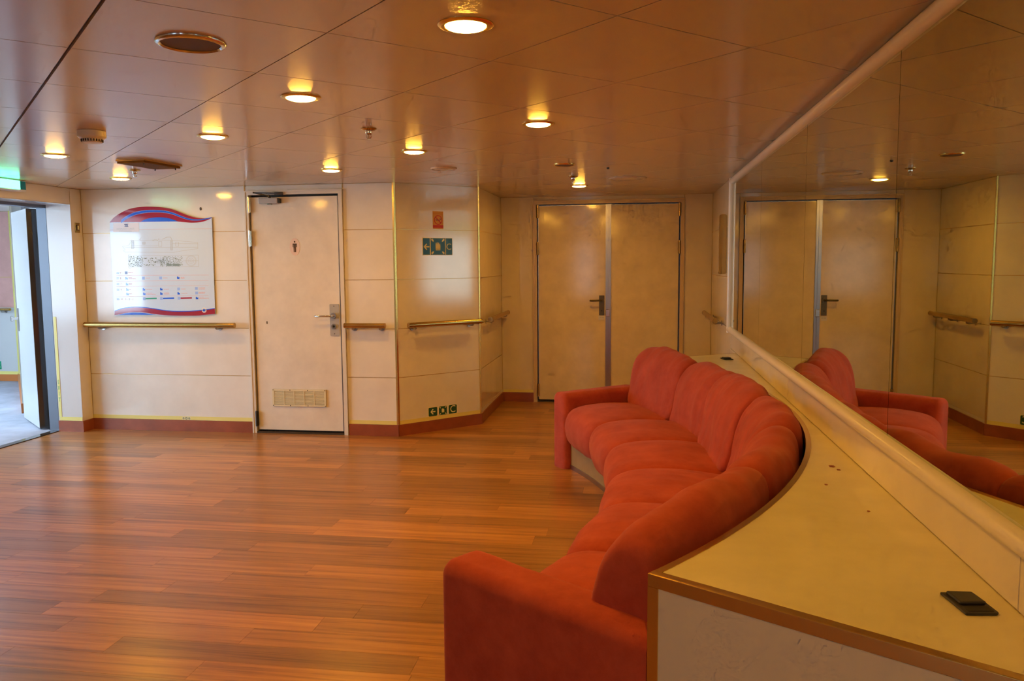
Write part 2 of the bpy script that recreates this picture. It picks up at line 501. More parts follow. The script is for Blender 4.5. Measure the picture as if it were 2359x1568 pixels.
# rear wall with two windows (behind the viewpoint)
bm = MB()
WIN = [(-4.25, -2.95), (-1.5, -1.0)]
xs = XB
for a, b in WIN:
    bm.box(xs, a, YR-0.1, YR, 0, H); bm.box(a, b, YR-0.1, YR, 0, 0.62); bm.box(a, b, YR-0.1, YR, 1.98, H); xs = b
bm.box(xs, XM+0.1, YR-0.1, YR, 0, H)
tag(bm.build('wall_rear', M_WALL), kind='structure')
for k, (a, b) in enumerate(WIN):
    o = empty('window_%d' % (k+1), ((a+b)/2, YR, 0.62), kind='structure')
    f = MB()
    for x0, x1, z0, z1 in ((a, b, 0.62, 0.66), (a, b, 1.94, 1.98), (a, a+.04, 0.66, 1.94), (b-.04, b, 0.66, 1.94)):
        f.box(x0, x1, YR-0.08, YR+0.01, z0, z1)
    f.build('window_frame', M_FRAME, o)

# skirting, luminous strip, brass corner trims
def skirt(name, F, spans, zt=0.098, m=M_BASE):
    b = MB()
    for a0, a1 in spans: b.fbox(F, a0, a1, 0.0, zt, 0.0005, 0.012)
    return tag(b.build(name, m), kind='structure')
skirt('baseboard_back', F_WC, [(XL, -3.33), (-2.44, X1+0.004)])
skirt('baseboard_angled', F_ANG, [(0.0, LA+0.004)])
skirt('baseboard_return', F_RET, [(0.0, D-Y2-0.001)])
skirt('baseboard_far', F_FAR, [(X2+0.012, -1.06), (0.49, XM)])
skirt('baseboard_left', F_LEFT, [(OP1, D1-0.012), (YR, OP0)])
skirt('baseboard_jamb', F_JAMB, [(XL-0.232, XL+0.012)])
tn = [0]
def trim(mb, m, label=None):
    tn[0] += 1
    return tag(mb.build('trim_%d' % tn[0], m), label, kind='structure')
for F, spans in ((F_WC, [(XL, -3.33)]), (F_WC, [(-2.44, X1)]), (F_ANG, [(0, LA)]), (F_JAMB, [(XL-0.225, XL)])):
    b = MB()
    for a0, a1 in spans: b.fbox(F, a0+.002, a1-.002, 0.099, 0.132, 0.0004, 0.003)
    trim(b, M_GLOWSTRIP)
b = MB().fbox(F_RET, 0.003, D-Y2-.003, 0.099, 0.128, 0.0004, 0.003); trim(b, M_WALL)
b = MB().fbox(F_FAR, X2+.013, -1.065, 0.099, 0.128, 0.0004, 0.003); trim(b, M_GLOWSTRIP)
b = MB().fbox(F_JAMB, XL-0.227, XL-0.202, 0.133, 1.03, 0.0004, 0.003); t_exit = trim(b, M_GLOWSTRIP)
for k, ch in enumerate('EXIT'):
    text('letter', ch, 0.052, F_JAMB, XL-0.2145, 0.445-0.053*k, 0.0036, M_PGREEN, t_exit, sx=0.6)
# brass corner trims
trim(MB().fbox(F_WC, X1-0.012, X1+0.003, 0.10, H, 0.0004, 0.006).fbox(F_ANG, -0.003, 0.012, 0.10, H, 0.0004, 0.006), M_BRASS)
trim(MB().fbox(F_ANG, LA-0.010, LA+0.003, 0.10, H, 0.0004, 0.006).fbox(F_RET, -0.003, 0.010, 0.10, H, 0.0004, 0.006), M_BRASS)
for a in (-3.325, -2.447):
    trim(MB().fbox(F_WC, a-0.003, a+0.003, 2.105, H, 0.0004, 0.004), M_BRASS)

# ================================================================== doors
def hinge(parent, F, a, z, h=0.10, m=M_CHROME):
    b = MB()
    p = F(a, z, 0.022)
    b.path([p - Vector((0,0,h/2)), p + Vector((0,0,h/2))], 0.009, 12)
    for dz in (-h/2-0.004, h/2): b.path([p+Vector((0,0,dz)), p+Vector((0,0,dz+0.004))], 0.006, 10)
    b.fbox(F, a-0.014, a+0.014, z-h/2, z+h/2, 0.004, 0.014)
    return b.build('hinge', m, parent, smooth=40)
def door_frame(parent, F, a0, a1, zt, wd, m, proud=0.014):
    b = MB()
    b.fbox(F, a0, a0+wd, 0, zt, -0.09, proud); b.fbox(F, a1-wd, a1, 0, zt, -0.09, proud); b.fbox(F, a0+wd, a1-wd, zt-wd, zt, -0.09, proud)
    # raised outer bead
    b.fbox(F, a0, a0+wd*.35, 0, zt, proud, proud+.005); b.fbox(F, a1-wd*.35, a1, 0, zt, proud, proud+.005); b.fbox(F, a0+wd*.35, a1-wd*.35, zt-wd*.35, zt, proud, proud+.005)
    return b.build('door_frame', m, parent)
def lever(parent, F, a, z, length, m, r=0.0095):
    b = MB()
    b.path([F(a, z, 0.0), F(a, z, 0.02)], 0.025, 20)
    b.path([F(a, z, 0.02), F(a, z, 0.055), F(a-0.012, z, 0.068), F(a-0.03, z, 0.070), F(a-length+0.012, z-0.001, 0.070), F(a-length, z-0.001, 0.060), F(a-length, z-0.001, 0.045)], r, 12)
    return b.build('lever', m, parent, smooth=50)

door1 = empty('door_1', (-2.885, D1, 0), 'cream washroom door with a low vent grille and lever handle', kind='structure')
door_frame(door1, F_WC, -3.325, -2.447, 2.105, 0.036, M_FRAME)
leaf = MB().fbox(F_WC, -3.276, -2.496, 0.030, 2.050, -0.048, -0.006).build('door_leaf', M_DOOR, door1)
MB().fbox(F_WC, -3.289, -2.483, 0.001, 2.069, -0.085, -0.050).build('door_rebate', M_BLACK, door1)
MB().fbox(F_WC, -3.289, -2.483, 0.0, 0.016, -0.045, 0.010).build('threshold', M_DARKSTEEL, door1)
MB().fbox(F_WC, -3.278, -3.274, 0.03, 2.05, -0.04, -0.003).fbox(F_WC, -2.498, -2.492, 0.03, 2.05, -0.04, -0.003).build('edge_strip', M_STEEL, door1)
for z in (1.985, 1.70, 0.13): hinge(door1, F_WC, -3.283, z, 0.13, M_CHROME if z > 1 else M_BLACKPL)
b = MB()
pl = [(-2.584, 0.862), (-2.512, 0.862), (-2.506, 0.868), (-2.506, 1.130), (-2.512, 1.136), (-2.584, 1.136), (-2.590, 1.130), (-2.590, 0.868)]
b.prism(F_WC, pl, -0.006, 0.002)
hp = b.build('handle_plate', M_GREY, door1)
lever(hp, F_WC, -2.553, 1.036, 0.145, M_CHROME)
MB().ring(F_WC, -2.552, 0.944, 0.010, 0.022, 0.002, 0.012).build('lock_ring', M_CHROME, hp, smooth=40)
MB().disc(F_WC, -2.552, 0.944, 0.010, 0.001, 0.006).fbox(F_WC, -2.555, -2.549, 0.930, 0.944, 0.001, 0.007).build('keyhole', M_BLACK, hp)
for z in (0.88, 1.118): MB().disc(F_WC, -2.55, z, 0.004, 0.002, 0.004, 10).build('screw', M_DARKSTEEL, hp)
# vent grille
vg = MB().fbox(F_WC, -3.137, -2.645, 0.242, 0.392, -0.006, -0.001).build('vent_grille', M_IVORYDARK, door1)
b = MB()
for z0, z1 in ((0.242, 0.256), (0.378, 0.392)): b.fbox(F_WC, -3.137, -2.645, z0, z1, -0.004, 0.006)
for a0, a1 in ((-3.137, -3.121), (-2.661, -2.645)): b.fbox(F_WC, a0, a1, 0.256, 0.378, -0.004, 0.006)
b.build('vent_rim', M_IVORY, vg)
for k in range(1, 5):
    a = -3.121 + 0.092*k
    MB().fbox(F_WC, a-0.003, a+0.003, 0.256, 0.378, -0.003, 0.0055).build('divider', M_IVORY, vg)
for k in range(11):
    z = 0.260+0.0107*k
    MB().add([F_WC(a, z+dz, c) for a in (-3.121, -2.661) for dz, c in ((0, 0.004), (0.005, 0.0045), (0.008, 0.0), (0.003, -0.001))],
             [(0,1,5,4), (1,2,6,5), (2,3,7,6), (3,0,4,7), (3,2,1,0), (4,5,6,7)]).build('slat', M_IVORY, vg)
for a in (-3.128, -2.972, -2.81, -2.653):
    for z in (0.249, 0.385): MB().disc(F_WC, a, z, 0.004, 0.005, 0.0075, 10).build('screw', M_BLACK, vg)
# door closer
dc = MB().fbox(F_WC, -3.182, -3.010, 1.992, 2.040, -0.006, 0.045).build('closer_body', M_GREY, door1, bevel=0.006)
MB().fbox(F_WC, -3.010, -2.996, 1.996, 2.036, -0.004, 0.040).build('end_cap', M_BLACKPL, dc)
b = MB().path([F_WC(-3.09, 1.986, 0.02), F_WC(-3.09, 1.992, 0.02)], 0.022, 20)
b.build('spindle_cap', M_DARKSTEEL, dc)
b = MB().path([F_WC(-3.09, 2.040, 0.02), F_WC(-3.09, 2.058, 0.02)], 0.012, 14)
b.prism(plane_frame(F_WC(-3.09, 2.056, 0.02), F_WC(-0.12, 0.028, 0.05)-F_WC(0,0,0), (0, 0.0, 1)), [(-0.01, -.006), (0.135, -.006), (0.135, .006), (-0.01, .006)], -0.008, 0.008)
b.prism(plane_frame(F_WC(-3.205, 2.083, 0.066), F_WC(0.20, -0.006, -0.045)-F_WC(0,0,0), (0, 0, 1)), [(-0.01, -.006), (0.20, -.006), (0.20, .006), (-0.01, .006)], -0.008, 0.008)
b.fbox(F_WC, -3.04, -2.968, 2.066, 2.088, 0.014, 0.030)
b.build('closer_arm', M_DARKSTEEL, dc)
b = MB().disc(F_WC, -3.166, 0.974, 0.006, -0.0058, -0.0048, 10, 0.014); b.build('scratch', M_MARK, leaf)

# double door
door2 = empty('door_2', (-0.28, D, 0), 'lamp-tinted cream double door with bronze lever and a steel cover strip between leaves', kind='structure')
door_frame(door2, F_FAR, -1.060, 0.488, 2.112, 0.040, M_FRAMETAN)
MB().fbox(F_FAR, -1.018, 0.446, 0.001, 2.07, -0.085, -0.050).build('door_rebate', M_BLACK, door2)
MB().fbox(F_FAR, -1.018, 0.446, 0.0, 0.014, -0.045, 0.008).build('threshold', M_DARKSTEEL, door2)
MB().fbox(F_FAR, -1.004, -0.285, 0.026, 2.058, -0.048, -0.006).build('door_leaf', M_DOORWARM, door2)
MB().fbox(F_FAR, -0.279, 0.432, 0.026, 2.058, -0.048, -0.006).build('door_leaf', M_DOORWARM, door2)
MB().fbox(F_FAR, -1.008, -1.004, .026, 2.058, -.045, -.003).fbox(F_FAR, .432, .436, .026, 2.058, -.045, -.003).fbox(F_FAR, -1.004, .432, 2.056, 2.061, -.045, -.003).build('edge_strip', M_STEEL, door2)
cs = MB().fbox(F_FAR, -0.306, -0.250, 0.02, 2.066, -0.006, 0.006).fbox(F_FAR, -0.296, -0.275, 0.02, 2.066, 0.006, 0.012).build('cover_strip', M_STEEL, door2)
MB().fbox(F_FAR, -0.303, -0.262, 0.912, 0.985, 0.006, 0.020).build('catch', M_CHROME, cs, bevel=0.004)
for a in (-1.011, 0.439):
    for z in (2.0, 1.62, 0.13): hinge(door2, F_FAR, a, z, 0.13, M_BRASSDULL)
hp = MB().fbox(F_FAR, -0.372, -0.318, 0.925, 1.128, -0.006, 0.004).build('handle_plate', mat('dark bronze', (0.14, 0.11, 0.06), 0.35, 0.8), door2)
lever(hp, F_FAR, -0.345, 1.078, 0.115, MATS['dark bronze'])
MB().disc(F_FAR, -0.345, 0.97, 0.007, 0.004, 0.006, 12).build('keyhole', M_BLACK, hp)
lb = MB().fbox(F_FAR, -0.378, -0.318, 0.872, 0.918, -0.006, -0.004).build('paper_label', M_STICKER, door2)
b = MB()
for k, (a, w) in enumerate(((-.366, .006), (-.357, .005), (-.345, .003), (-.338, .008), (-.327, .004))): b.fbox(F_FAR, a, a+w, 0.893, 0.905, -0.004, -0.0035)
b.build('faded_print', M_PGREY, lb)

# passage door, standing open beyond the left opening
hx, hy = -5.215, 6.515
dirv = Vector((-0.70, 0.60, 0)).normalized(); nrm = Vector((-dirv.y, dirv.x, 0))   # visible face normal
if nrm.y > 0: nrm = -nrm
F_LEAF = frame((-5.337, 6.50, 0), dirv, nrm)
door3 = empty('door_3', (hx, hy, 0), 'white fire door standing open into the passage with a dark steel hinge edge', kind='structure')
MB().fbox(F_LEAF, 0.0, 0.72, 0.012, 1.985, -0.118, 0.0).build('door_leaf', M_PWALLWHITE, door3)
ed = frame((hx-0.055, hy+0.02, 0), (1, 0.02, 0), (0, -1, 0))
MB().fbox(F_LEAF, -0.014, -0.0005, 0.012, 1.985, -0.120, 0.002).build('leaf_edge', M_DARKSTEEL, door3)
MB().fbox(ed, 0.046, 0.058, 0.02, 1.98, -0.06, 0.0).build('seal_gap', M_BLACK, door3)
b = MB().path([ed(0.050, 0.03, 0.016), ed(0.050, 1.94, 0.016)], 0.009, 10); b.build('hinge_rod', M_STEEL, door3, smooth=40)
for z in (1.72, 0.98, 0.17):
    b = MB().path([ed(0.050, z-0.07, 0.016), ed(0.050, z+0.07, 0.016)], 0.014, 12); b.build('hinge', M_DARKSTEEL, door3, smooth=40)
MB().box(-5.125-0.085, -5.118, 6.468, 6.56, 0, 2.01).box(-5.125-0.085, -5.118, OP0, 6.47, 1.985, 2.01).build('door_frame', M_GUNMETAL, door3)
kn = MB().path([F_LEAF(0.67, 0.98, 0), F_LEAF(0.67, 0.98, 0.05)], 0.014, 12).path([F_LEAF(0.67, 0.98, .05), F_LEAF(0.67, 0.98, .065)], .024, 14)
kn.build('door_knob', M_CHROME, door3, smooth=40)
b = MB().fbox(F_LEAF, 0.65, 0.692, 0.86, 1.08, 0.0, 0.004); b.build('handle_plate', M_STEEL, door3)

# ================================================================== passage beyond the opening
bm = MB().box(-9.7, XB, YR-0.1, 9.4, -0.06, -0.001)
pf = tag(bm.build('floor_passage', M_CARPET), kind='structure')
MB().box(XB-0.02, XL-0.235, OP0, OP1+0.09, -0.004, 0.006).build('threshold_strip', M_DARKSTEEL, pf)
tag(MB().box(-9.7, XB, YR-0.1, 9.4, H+0.02, H+0.08).build('ceiling_passage', M_WHITE), kind='structure')
F_P = frame((0, 9.28, 0), (1, 0, 0), (0, -1, 0))
wp = tag(MB().fbox(F_P, -9.7, -7.85, 0, H+.02, -0.1, -0.006).build('wall_passage', M_JOINT), kind='structure')
for a0, a1 in ((-9.6, -8.10), (-8.10, -7.85)):
    for z0, z1 in ((0.95, 1.34), (1.34, H+.02)):
        MB().fbox(F_P, a0+.003, a1-.003, z0+.003, z1-.003, -0.012, 0).build('wall_panel', M_PWALLRED, wp)
MB().fbox(F_P, -9.6, -7.85, 0, 0.95, -0.012, 0).build('wall_panel', M_PWALLWHITE, wp)
tag(MB().fbox(F_P, -9.6, -7.85, 0, 0.085, 0.0005, 0.014).build('baseboard_passage', M_PORANGE), kind='structure')
trim(MB().fbox(F_P, -9.6, -7.85, 0.086, 0.125, 0.0005, 0.004), M_GLOWSTRIP)
# oblique wall on its right
pA, pB = Vector((-7.85, 9.28, 0)), Vector((-6.10, 7.24, 0))
F_Q = frame(pA, pB-pA, Vector((-1.0, -0.86, 0)))
LQ = (pB-pA).length
wq = tag(MB().fbox(F_Q, 0, LQ, 0, H+.02, -0.08, 0.0).build('wall_passage_oblique', M_PWALLWHITE), kind='structure')
MB().fbox(F_Q, LQ-0.06, LQ+.005, 0.1, H+.02, 0.0005, 0.02).build('corner_strip', M_FRAME, wq)
MB().fbox(F_Q, 0.02, 0.09, 0.1, H+.02, 0.0005, 0.02).build('corner_strip', M_GLOWSTRIP, wq)
tag(MB().fbox(F_Q, 0, LQ+.01, 0, 0.10, 0.0005, 0.03).build('baseboard_oblique', M_PORANGE), kind='structure')
tag(MB().box(-6.05, XB, 7.35, 7.45, 0, H+.02).build('wall_passage_end', M_PWALLWHITE), kind='structure')
bm = MB().box(-9.7, -9.6, YR, 9.3, 0, 0.55).box(-9.7, -9.6, YR, 9.3, 2.12, H+.02).box(-9.7, -9.6, YR, -1.45, .55, 2.12).box(-9.7, -9.6, 6.25, 9.3, .55, 2.12)
for yy in (0.4, 2.3, 4.2): bm.box(-9.66, -9.6, yy-.04, yy+.04, .55, 2.12)
tag(bm.build('wall_passage_outer', M_PWALLWHITE), kind='structure')
tag(MB().box(-9.7, XB, YR-0.1, YR, 0, H+.02).build('wall_passage_rear', M_PWALLWHITE), kind='structure')

# ================================================================== handrails
def handrail(name, F, a0, a1, z, brackets, label, r=0.022, off=0.075, m=M_BRASSDULL):
    o = empty(name, F((a0+a1)/2, z, 0), label, 'handrail', 'wall handrails')
    MB().path([F(a0+.008, z, off), F(a1-.008, z, off)], r, 18).build('rail', m, o, smooth=50)
    MB().path([F(a0, z, off), F(a0+.008, z, off)], r*1.04, 18).build('end_cap', m, o, smooth=50)
    MB().path([F(a1-.008, z, off), F(a1, z, off)], r*1.04, 18).build('end_cap', m, o, smooth=50)
    for a in brackets:
        b = MB().path([F(a, z-0.03, 0.004), F(a, z-0.034, off*.75), F(a, z-0.028, off*.97), F(a, z-0.012, off)], 0.009, 10)
        b.path([F(a, z-0.03, 0.0006), F(a, z-0.03, 0.006)], 0.022, 16)
        b.build('bracket', M_STEEL, o, smooth=50)
    return o
handrail('handrail', F_WC, XL+0.02, -3.425, 0.955, (-4.72, -3.60), 'long brass handrail under the ship deck plan board')
handrail('handrail', F_WC, -2.435, -2.075, 0.957, (-2.365, -2.125), 'short brass handrail just right of the washroom door')
handrail('handrail', F_ANG, 0.075, LA-0.035, 0.955, (0.15, LA-0.12), 'brass handrail on the angled wall under the green assembly sign')
handrail('handrail', F_RET, 0.12, D-Y2-0.06, 0.955, (0.30, 0.70, 1.08), 'brass handrail on the short return wall left of the double door')
handrail('handrail', F_RIGHT, -8.36, -7.22, 0.955, (-8.2, -7.40), 'brass handrail on the right wall between double door and mirror')
handrail('handrail', F_P, -9.4, -7.87, 0.93, (-9.2, -8.0), 'brass handrail on the salmon passage wall beyond the open door', r=0.016)

# ================================================================== mirror
MY0, MY1, MZ0, MZ1 = 6.70, -0.3, 0.945, 2.085
mir = empty('wall_mirror', (XM, (MY0+MY1)/2, MZ0-0.045), 'long tinted wall mirror in an ivory moulding above the counter', 'mirror')
ys = [MY0, 5.19, 3.86, 2.56, 1.26, MY1]
for y0, y1 in zip(ys, ys[1:]):
    MB().fbox(F_RIGHT, -y0+0.0015, -y1-0.0015, MZ0-0.01, MZ1+0.01, 0.0015, 0.006).build('mirror_pane', M_MIRROR, mir)
MB().fbox(F_RIGHT, -MY0, -MY1, MZ0-.01, MZ1+.01, 0.0003, 0.0014).build('mirror_backing', M_MIRROREDGE, mir)
def mould(name, p0, p1, updir, w=0.048, d=0.034):
    # half-round moulding from p0 to p1 on the wall plane
    p0, p1, upv = Vector(p0), Vector(p1), Vector(updir)
    n = Vector((-1, 0, 0)); N = 12
    prof = [(-w/2, 0.0005)] + [(w/2*-math.cos(PI*k/N), 0.008 + (d-0.008)*math.sin(PI*k/N)) for k in range(N+1)] + [(w/2, 0.0005)]
    V = [p + upv*a + n*c for p in (p0, p1) for a, c in prof]
    k = len(prof)
    fs = [(i, i+1, k+i+1, k+i) for i in range(k-1)] + [(k-1, 0, k, 2*k-1), tuple(range(k)), tuple(range(2*k-1, k-1, -1))]
    return MB().add(V, fs).build(name, M_MOULD, mir, smooth=40)
mould('frame_rail', (XM, MY0+0.024, MZ0-0.022), (XM, MY1-0.024, MZ0-0.022), (0, 0, 1))
mould('frame_rail', (XM, MY0+0.024, MZ1+0.024), (XM, MY1-0.024, MZ1+0.024), (0, 0, 1))
mould('frame_rail', (XM, MY0+0.022, MZ0-0.046), (XM, MY0+0.022, MZ1+0.048), (0, 1, 0), w=0.044)
mould('frame_rail', (XM, MY1-0.022, MZ0-0.046), (XM, MY1-0.022, MZ1+0.048), (0, 1, 0), w=0.044)

# ================================================================== counter behind the sofa
CX, CY = -2.75, 3.88
def pol(r, deg, z):
    a = math.radians(deg); return Vector((CX+r*math.cos(a), CY+r*math.sin(a), z))
def rc(t): return 3.475 + (0.225*(t/35.3)**2 if t > 0 else 0.0)
T0, T1 = -36.7, 35.3
cnt = empty('counter', (0.4, CY, 0), 'cream laminate counter with brass edging wrapped behind the red sofa', 'counter')
tt = [T0 + (T1-T0)*k/40 for k in range(41)]
edge = [(pol(rc(t), t, 0).x, pol(rc(t), t, 0).y) for t in tt]
near_w, far_w = (XM-0.0005, 1.335), (XM-0.0005, 6.34)
F_TOP = lambda a, b, c=0.0: Vector((a, b, c))
inner = edge
outer = [(XM-0.0005, near_w[1] + (far_w[1]-near_w[1])*k/40) for k in range(41)]
MB().strip(F_TOP, inner, outer, ZC-0.03, ZC).build('counter_top', M_COUNTER, cnt)
MB().strip(F_TOP, edge, [(pol(rc(t)+0.02, t, 0).x, pol(rc(t)+0.02, t, 0).y) for t in tt], 0.0, ZC-0.03).build('curved_front', M_BLACK, cnt)
def end_panel(p, q):
    p, q = Vector((*p, 0)), Vector((*q, 0)); d = (q-p).normalized()
    return p, q, d
p, q, d = end_panel(edge[0], near_w)
n_near = Vector((d.y, -d.x, 0)); n_near = n_near if n_near.y < 0 else -n_near
F_E = frame(p, d, n_near); LE = (q-p).length-0.016
MB().fbox(F_E, 0, LE, 0.0, ZC-0.03, -0.02, 0.0).build('end_panel', M_WHITEJAMB, cnt)
b = MB().fbox(F_E, -0.003, LE, ZC-0.028, ZC+0.002, 0.0, 0.003).fbox(F_E, -0.003, LE, ZC, ZC+0.002, -0.024, 0.0)
b.build('brass_edge', M_BRASS, cnt, bevel=0.0012)
MB().fbox(F_E, -0.003, 0.024, 0.0, ZC-0.028, 0.0, 0.003).fbox(F_E, -0.003, 0.0, 0.0, ZC-.028, -0.024, 0.0).build('brass_edge', M_BRASS, cnt)
MB().strip(F_TOP, [(pol(rc(t)-0.003, t, 0).x, pol(rc(t)-0.003, t, 0).y) for t in tt], [(pol(rc(t)+0.016, t, 0).x, pol(rc(t)+0.016, t, 0).y) for t in tt], ZC-0.028, ZC+0.0014).build('brass_edge', M_BRASS, cnt)
p, q, d = end_panel(edge[-1], far_w)
n_far = Vector((-d.y, d.x, 0)); n_far = n_far if n_far.y > 0 else -n_far
F_E2 = frame(p, d, n_far); LE2 = (q-p).length-0.016
MB().fbox(F_E2, 0, LE2, 0.0, ZC-0.03, -0.02, 0.0).build('end_panel', M_WHITEJAMB, cnt)
MB().fbox(F_E2, 0, LE2, ZC-0.028, ZC+0.001, 0.0, 0.003).build('brass_edge', M_BRASSDULL, cnt)
M_STAIN = mat('red brown stain', (0.25, 0.05, 0.02), 0.5)
for (x, yv, r) in ((0.672, 2.86, 0.010), (0.684, 2.815, 0.006), (0.60, 2.62, .005), (0.655, 2.35, 0.004)):
    MB().prism(F_TOP, [(x+r*math.cos(k*PI/5)*(1+.3*math.sin(k*2.3)), yv+1.6*r*math.sin(k*PI/5)) for k in range(10)], ZC, ZC+0.0006).build('stain', M_STAIN, cnt)

def socket_box(x, yv, label, ang):
    o = empty('socket_box', (x, yv, ZC), label, 'socket', 'black socket boxes on the counter')
    u = Vector((math.cos(ang), math.sin(ang), 0)); v = Vector((-math.sin(ang), math.cos(ang), 0))
    F = plane_frame((x, yv, ZC), u, v)
    pts = [(-.034, -.052), (.028, -.052), (.034, -.046), (.034, .04), (.026, .052), (-.034, .052)]
    MB().prism(F, pts, 0.0004, 0.006).build('base_plate', M_BLACKPL, o, bevel=0.002)
    MB().prism(F, [(-.026, -.014), (.028, -.014), (.026, .040), (-.026, .044)], 0.006, 0.013).build('lid', M_BLACKPL, o, bevel=0.004)
    MB().prism(F, [(-.024, -.044), (.026, -.044), (.026, -.022), (-.024, -.022)], 0.006, 0.0068).build('recess', M_BLACK, o)
socket_box(0.682, 1.722, 'black socket box on the near end of the counter', 0.12)
socket_box(0.655, 5.945, 'black socket box on the far end of the counter behind the sofa', 0.2)

# ================================================================== curved sofa
sofa = empty('curved_sofa', (-0.05, CY, 0), 'long curved red velour sofa with six seats and two square arms', 'sofa')
A_NEAR, A_FAR, A_TH = -36.9, 41.3, 3.0
def shf(t): return 1.47e-4*(t+2)**2
def shb(t): return 1.47e-4*(t+2)**2 if t > -2 else 0.0
def spline(pts, n):
    k = len(pts); out = []
    for i in range(n):
        s = i/n*k; j = int(s); f = s-j
        p0, p1, p2, p3 = (Vector(pts[(j+e-1) % k]) for e in range(4))
        out.append(0.5*((2*p1) + (p2-p0)*f + (2*p0-5*p1+4*p2-p3)*f*f + (3*p1-p0-3*p2+p3)*f**3))
    return out
def cushion(name, prof, base, shift, t0, t1, seed, NT=30, NP=56, pw=5.0, crown=0.012, wrinkle=0.004, dz=0.0, kmin=0.62, dr0=0.0):
    ps = spline(prof, NP)
    cx = sum(p[0] for p in ps)/NP; cz = sum(p[1] for p in ps)/NP
    V = []; fs = []
    for i in range(NT+1):
        # denser towards the two ends
        s = -math.cos(PI*i/NT)
        x = abs(s)
        sc = max(1-x**(pw*2), 0.0)**(1/pw)
        t = (t0+t1)/2 + s*(t1-t0)/2
        for j, p in enumerate(ps):
            dr, dzv = p[0]-cx, p[1]-cz
            k = kmin + (1-kmin)*sc
            rr = cx + dr*k; zz = cz + dzv*k
            l = math.hypot(dr, dzv) or 1
            cr = crown*(1-s*s)
            q = j/NP
            w = noise.noise(Vector((s*1.6+seed*7.1, q*3.0, seed*3.7)))*wrinkle*1.6
            w += (abs(noise.noise(Vector((s*3.2+q*1.6+seed*5.3, q*2.6+4, seed))))-0.25)*wrinkle*1.1
            rr += dr/l*(cr+w); zz += dzv/l*(cr+w) + dz
            V.append(pol(base+shift(t)+rr+dr0, t, zz))
    for i in range(NT):
        for j in range(NP):
            fs.append((i*NP+j, (i+1)*NP+j, (i+1)*NP+(j+1) % NP, i*NP+(j+1) % NP))
    fs.append(tuple(range(NP))); fs.append(tuple(NT*NP+j for j in range(NP-1, -1, -1)))
    return MB().add(V, fs).build(name, M_VELVET, sofa, smooth=70)
SEAT = [(0.11, 0.195), (0.03, 0.225), (0.0, 0.32), (0.03, 0.415), (0.12, 0.458), (0.30, 0.466), (0.48, 0.455), (0.60, 0.43), (0.62, 0.33), (0.60, 0.22), (0.35, 0.195)]
BACK = [(0.0, 0.42), (0.02, 0.53), (0.045, 0.65), (0.08, 0.755), (0.135, 0.82), (0.195, 0.835), (0.245, 0.805), (0.265, 0.72), (0.26, 0.58), (0.235, 0.44), (0.12, 0.40)]
ti0, ti1 = A_NEAR+A_TH+0.1, A_FAR-A_TH-0.1
w6 = (ti1-ti0)/6
lab_s = ['seat cushion beside the near arm', 'second seat cushion from the near arm', 'third seat cushion from the near arm', 'third seat cushion from the far arm', 'second seat cushion from the far arm', 'seat cushion beside the far arm']
for k in range(6):
    a, b2 = ti0+w6*k, ti0+w6*(k+1)
    o = cushion('seat_cushion', SEAT, 2.62, shf, a-0.12, b2+0.12, k+1, crown=0.022, wrinkle=0.005, kmin=0.60, pw=4.2, dz=(0.0, .004, -.002, .003, 0, -.003)[k])
    o2 = cushion('back_cushion', BACK, 3.19, shb, a-0.25-(1.4 if k == 0 else 0), b2+0.25, k+11, crown=0.016, wrinkle=0.016, dz=(0.0, -0.006, -0.002, 0.010, -0.014, 0.006)[k], dr0=(-.012, -.012, -.004, -.03, .004, -.012)[k], kmin=0.55, pw=4.2, NT=44)
# arms: block with rounded top edges along a radius
def arm(t0, t1, r0, r1, zt):
    # cross-section in (angle, z) with rounded top; rounded front as well
    NS = 10; V = []; fs = []
    rad = 0.045
    def section(r, inset):
        wl = math.radians(t1-t0)*r; pts = []
        hw = wl/2-inset; z1 = zt-inset; rr = max(rad-inset*.6, 0.01)
        pts.append((-hw, 0.0))
        for k in range(NS+1):
            an = PI - PI/2*k/NS; pts.append((-hw+rr+rr*math.cos(an), z1-rr+rr*math.sin(an)))
        for k in range(NS+1):
            an = PI/2 - PI/2*k/NS; pts.append((hw-rr+rr*math.cos(an), z1-rr+rr*math.sin(an)))
        pts.append((hw, 0.0))
        return pts
    rf = 0.04
    stations = [(r0+rf*(1-math.sin(PI/2*k/6)), rf*(1-math.cos(PI/2*k/6))) for k in range(6, -1, -1)]
    stations = [(r0+rf*(1-math.cos(PI/2*k/6)), rf*(1-math.sin(PI/2*k/6))) for k in range(0, 7)]
    stations += [(r0+(r1-r0)*f, 0.0) for f in (0.15, 0.3, 0.45, 0.6, 0.75, 0.9)] + [(r1, 0.012)]
    tm = math.radians((t0+t1)/2); er = Vector((math.cos(tm), math.sin(tm), 0)); et = Vector((-math.sin(tm), math.cos(tm), 0))
    n = None
    for r, ins in stations:
        sec = section(3.1, ins); n = len(sec)
        for a, z in sec:
            wv = 0.003*noise.noise(Vector((r*6, a*9, z*7)))
            V.append(Vector((CX, CY, 0)) + er*r + et*(a+wv) + Vector((0, 0, z + (wv if z > 0.1 else 0))))
    for i in range(len(stations)-1):
        for j in range(n):
            fs.append((i*n+j, (i+1)*n+j, (i+1)*n+(j+1) % n, i*n+(j+1) % n))
    fs.append(tuple(range(n))); e = (len(stations)-1)*n; fs.append(tuple(e+j for j in range(n-1, -1, -1)))
    return MB().add(V, fs).build('arm', M_VELVET, sofa, smooth=60)
arm(A_NEAR, A_NEAR+A_TH, 2.735, 3.46, 0.620)
arm(A_FAR-A_TH, A_FAR, 2.875, 3.60, 0.545)
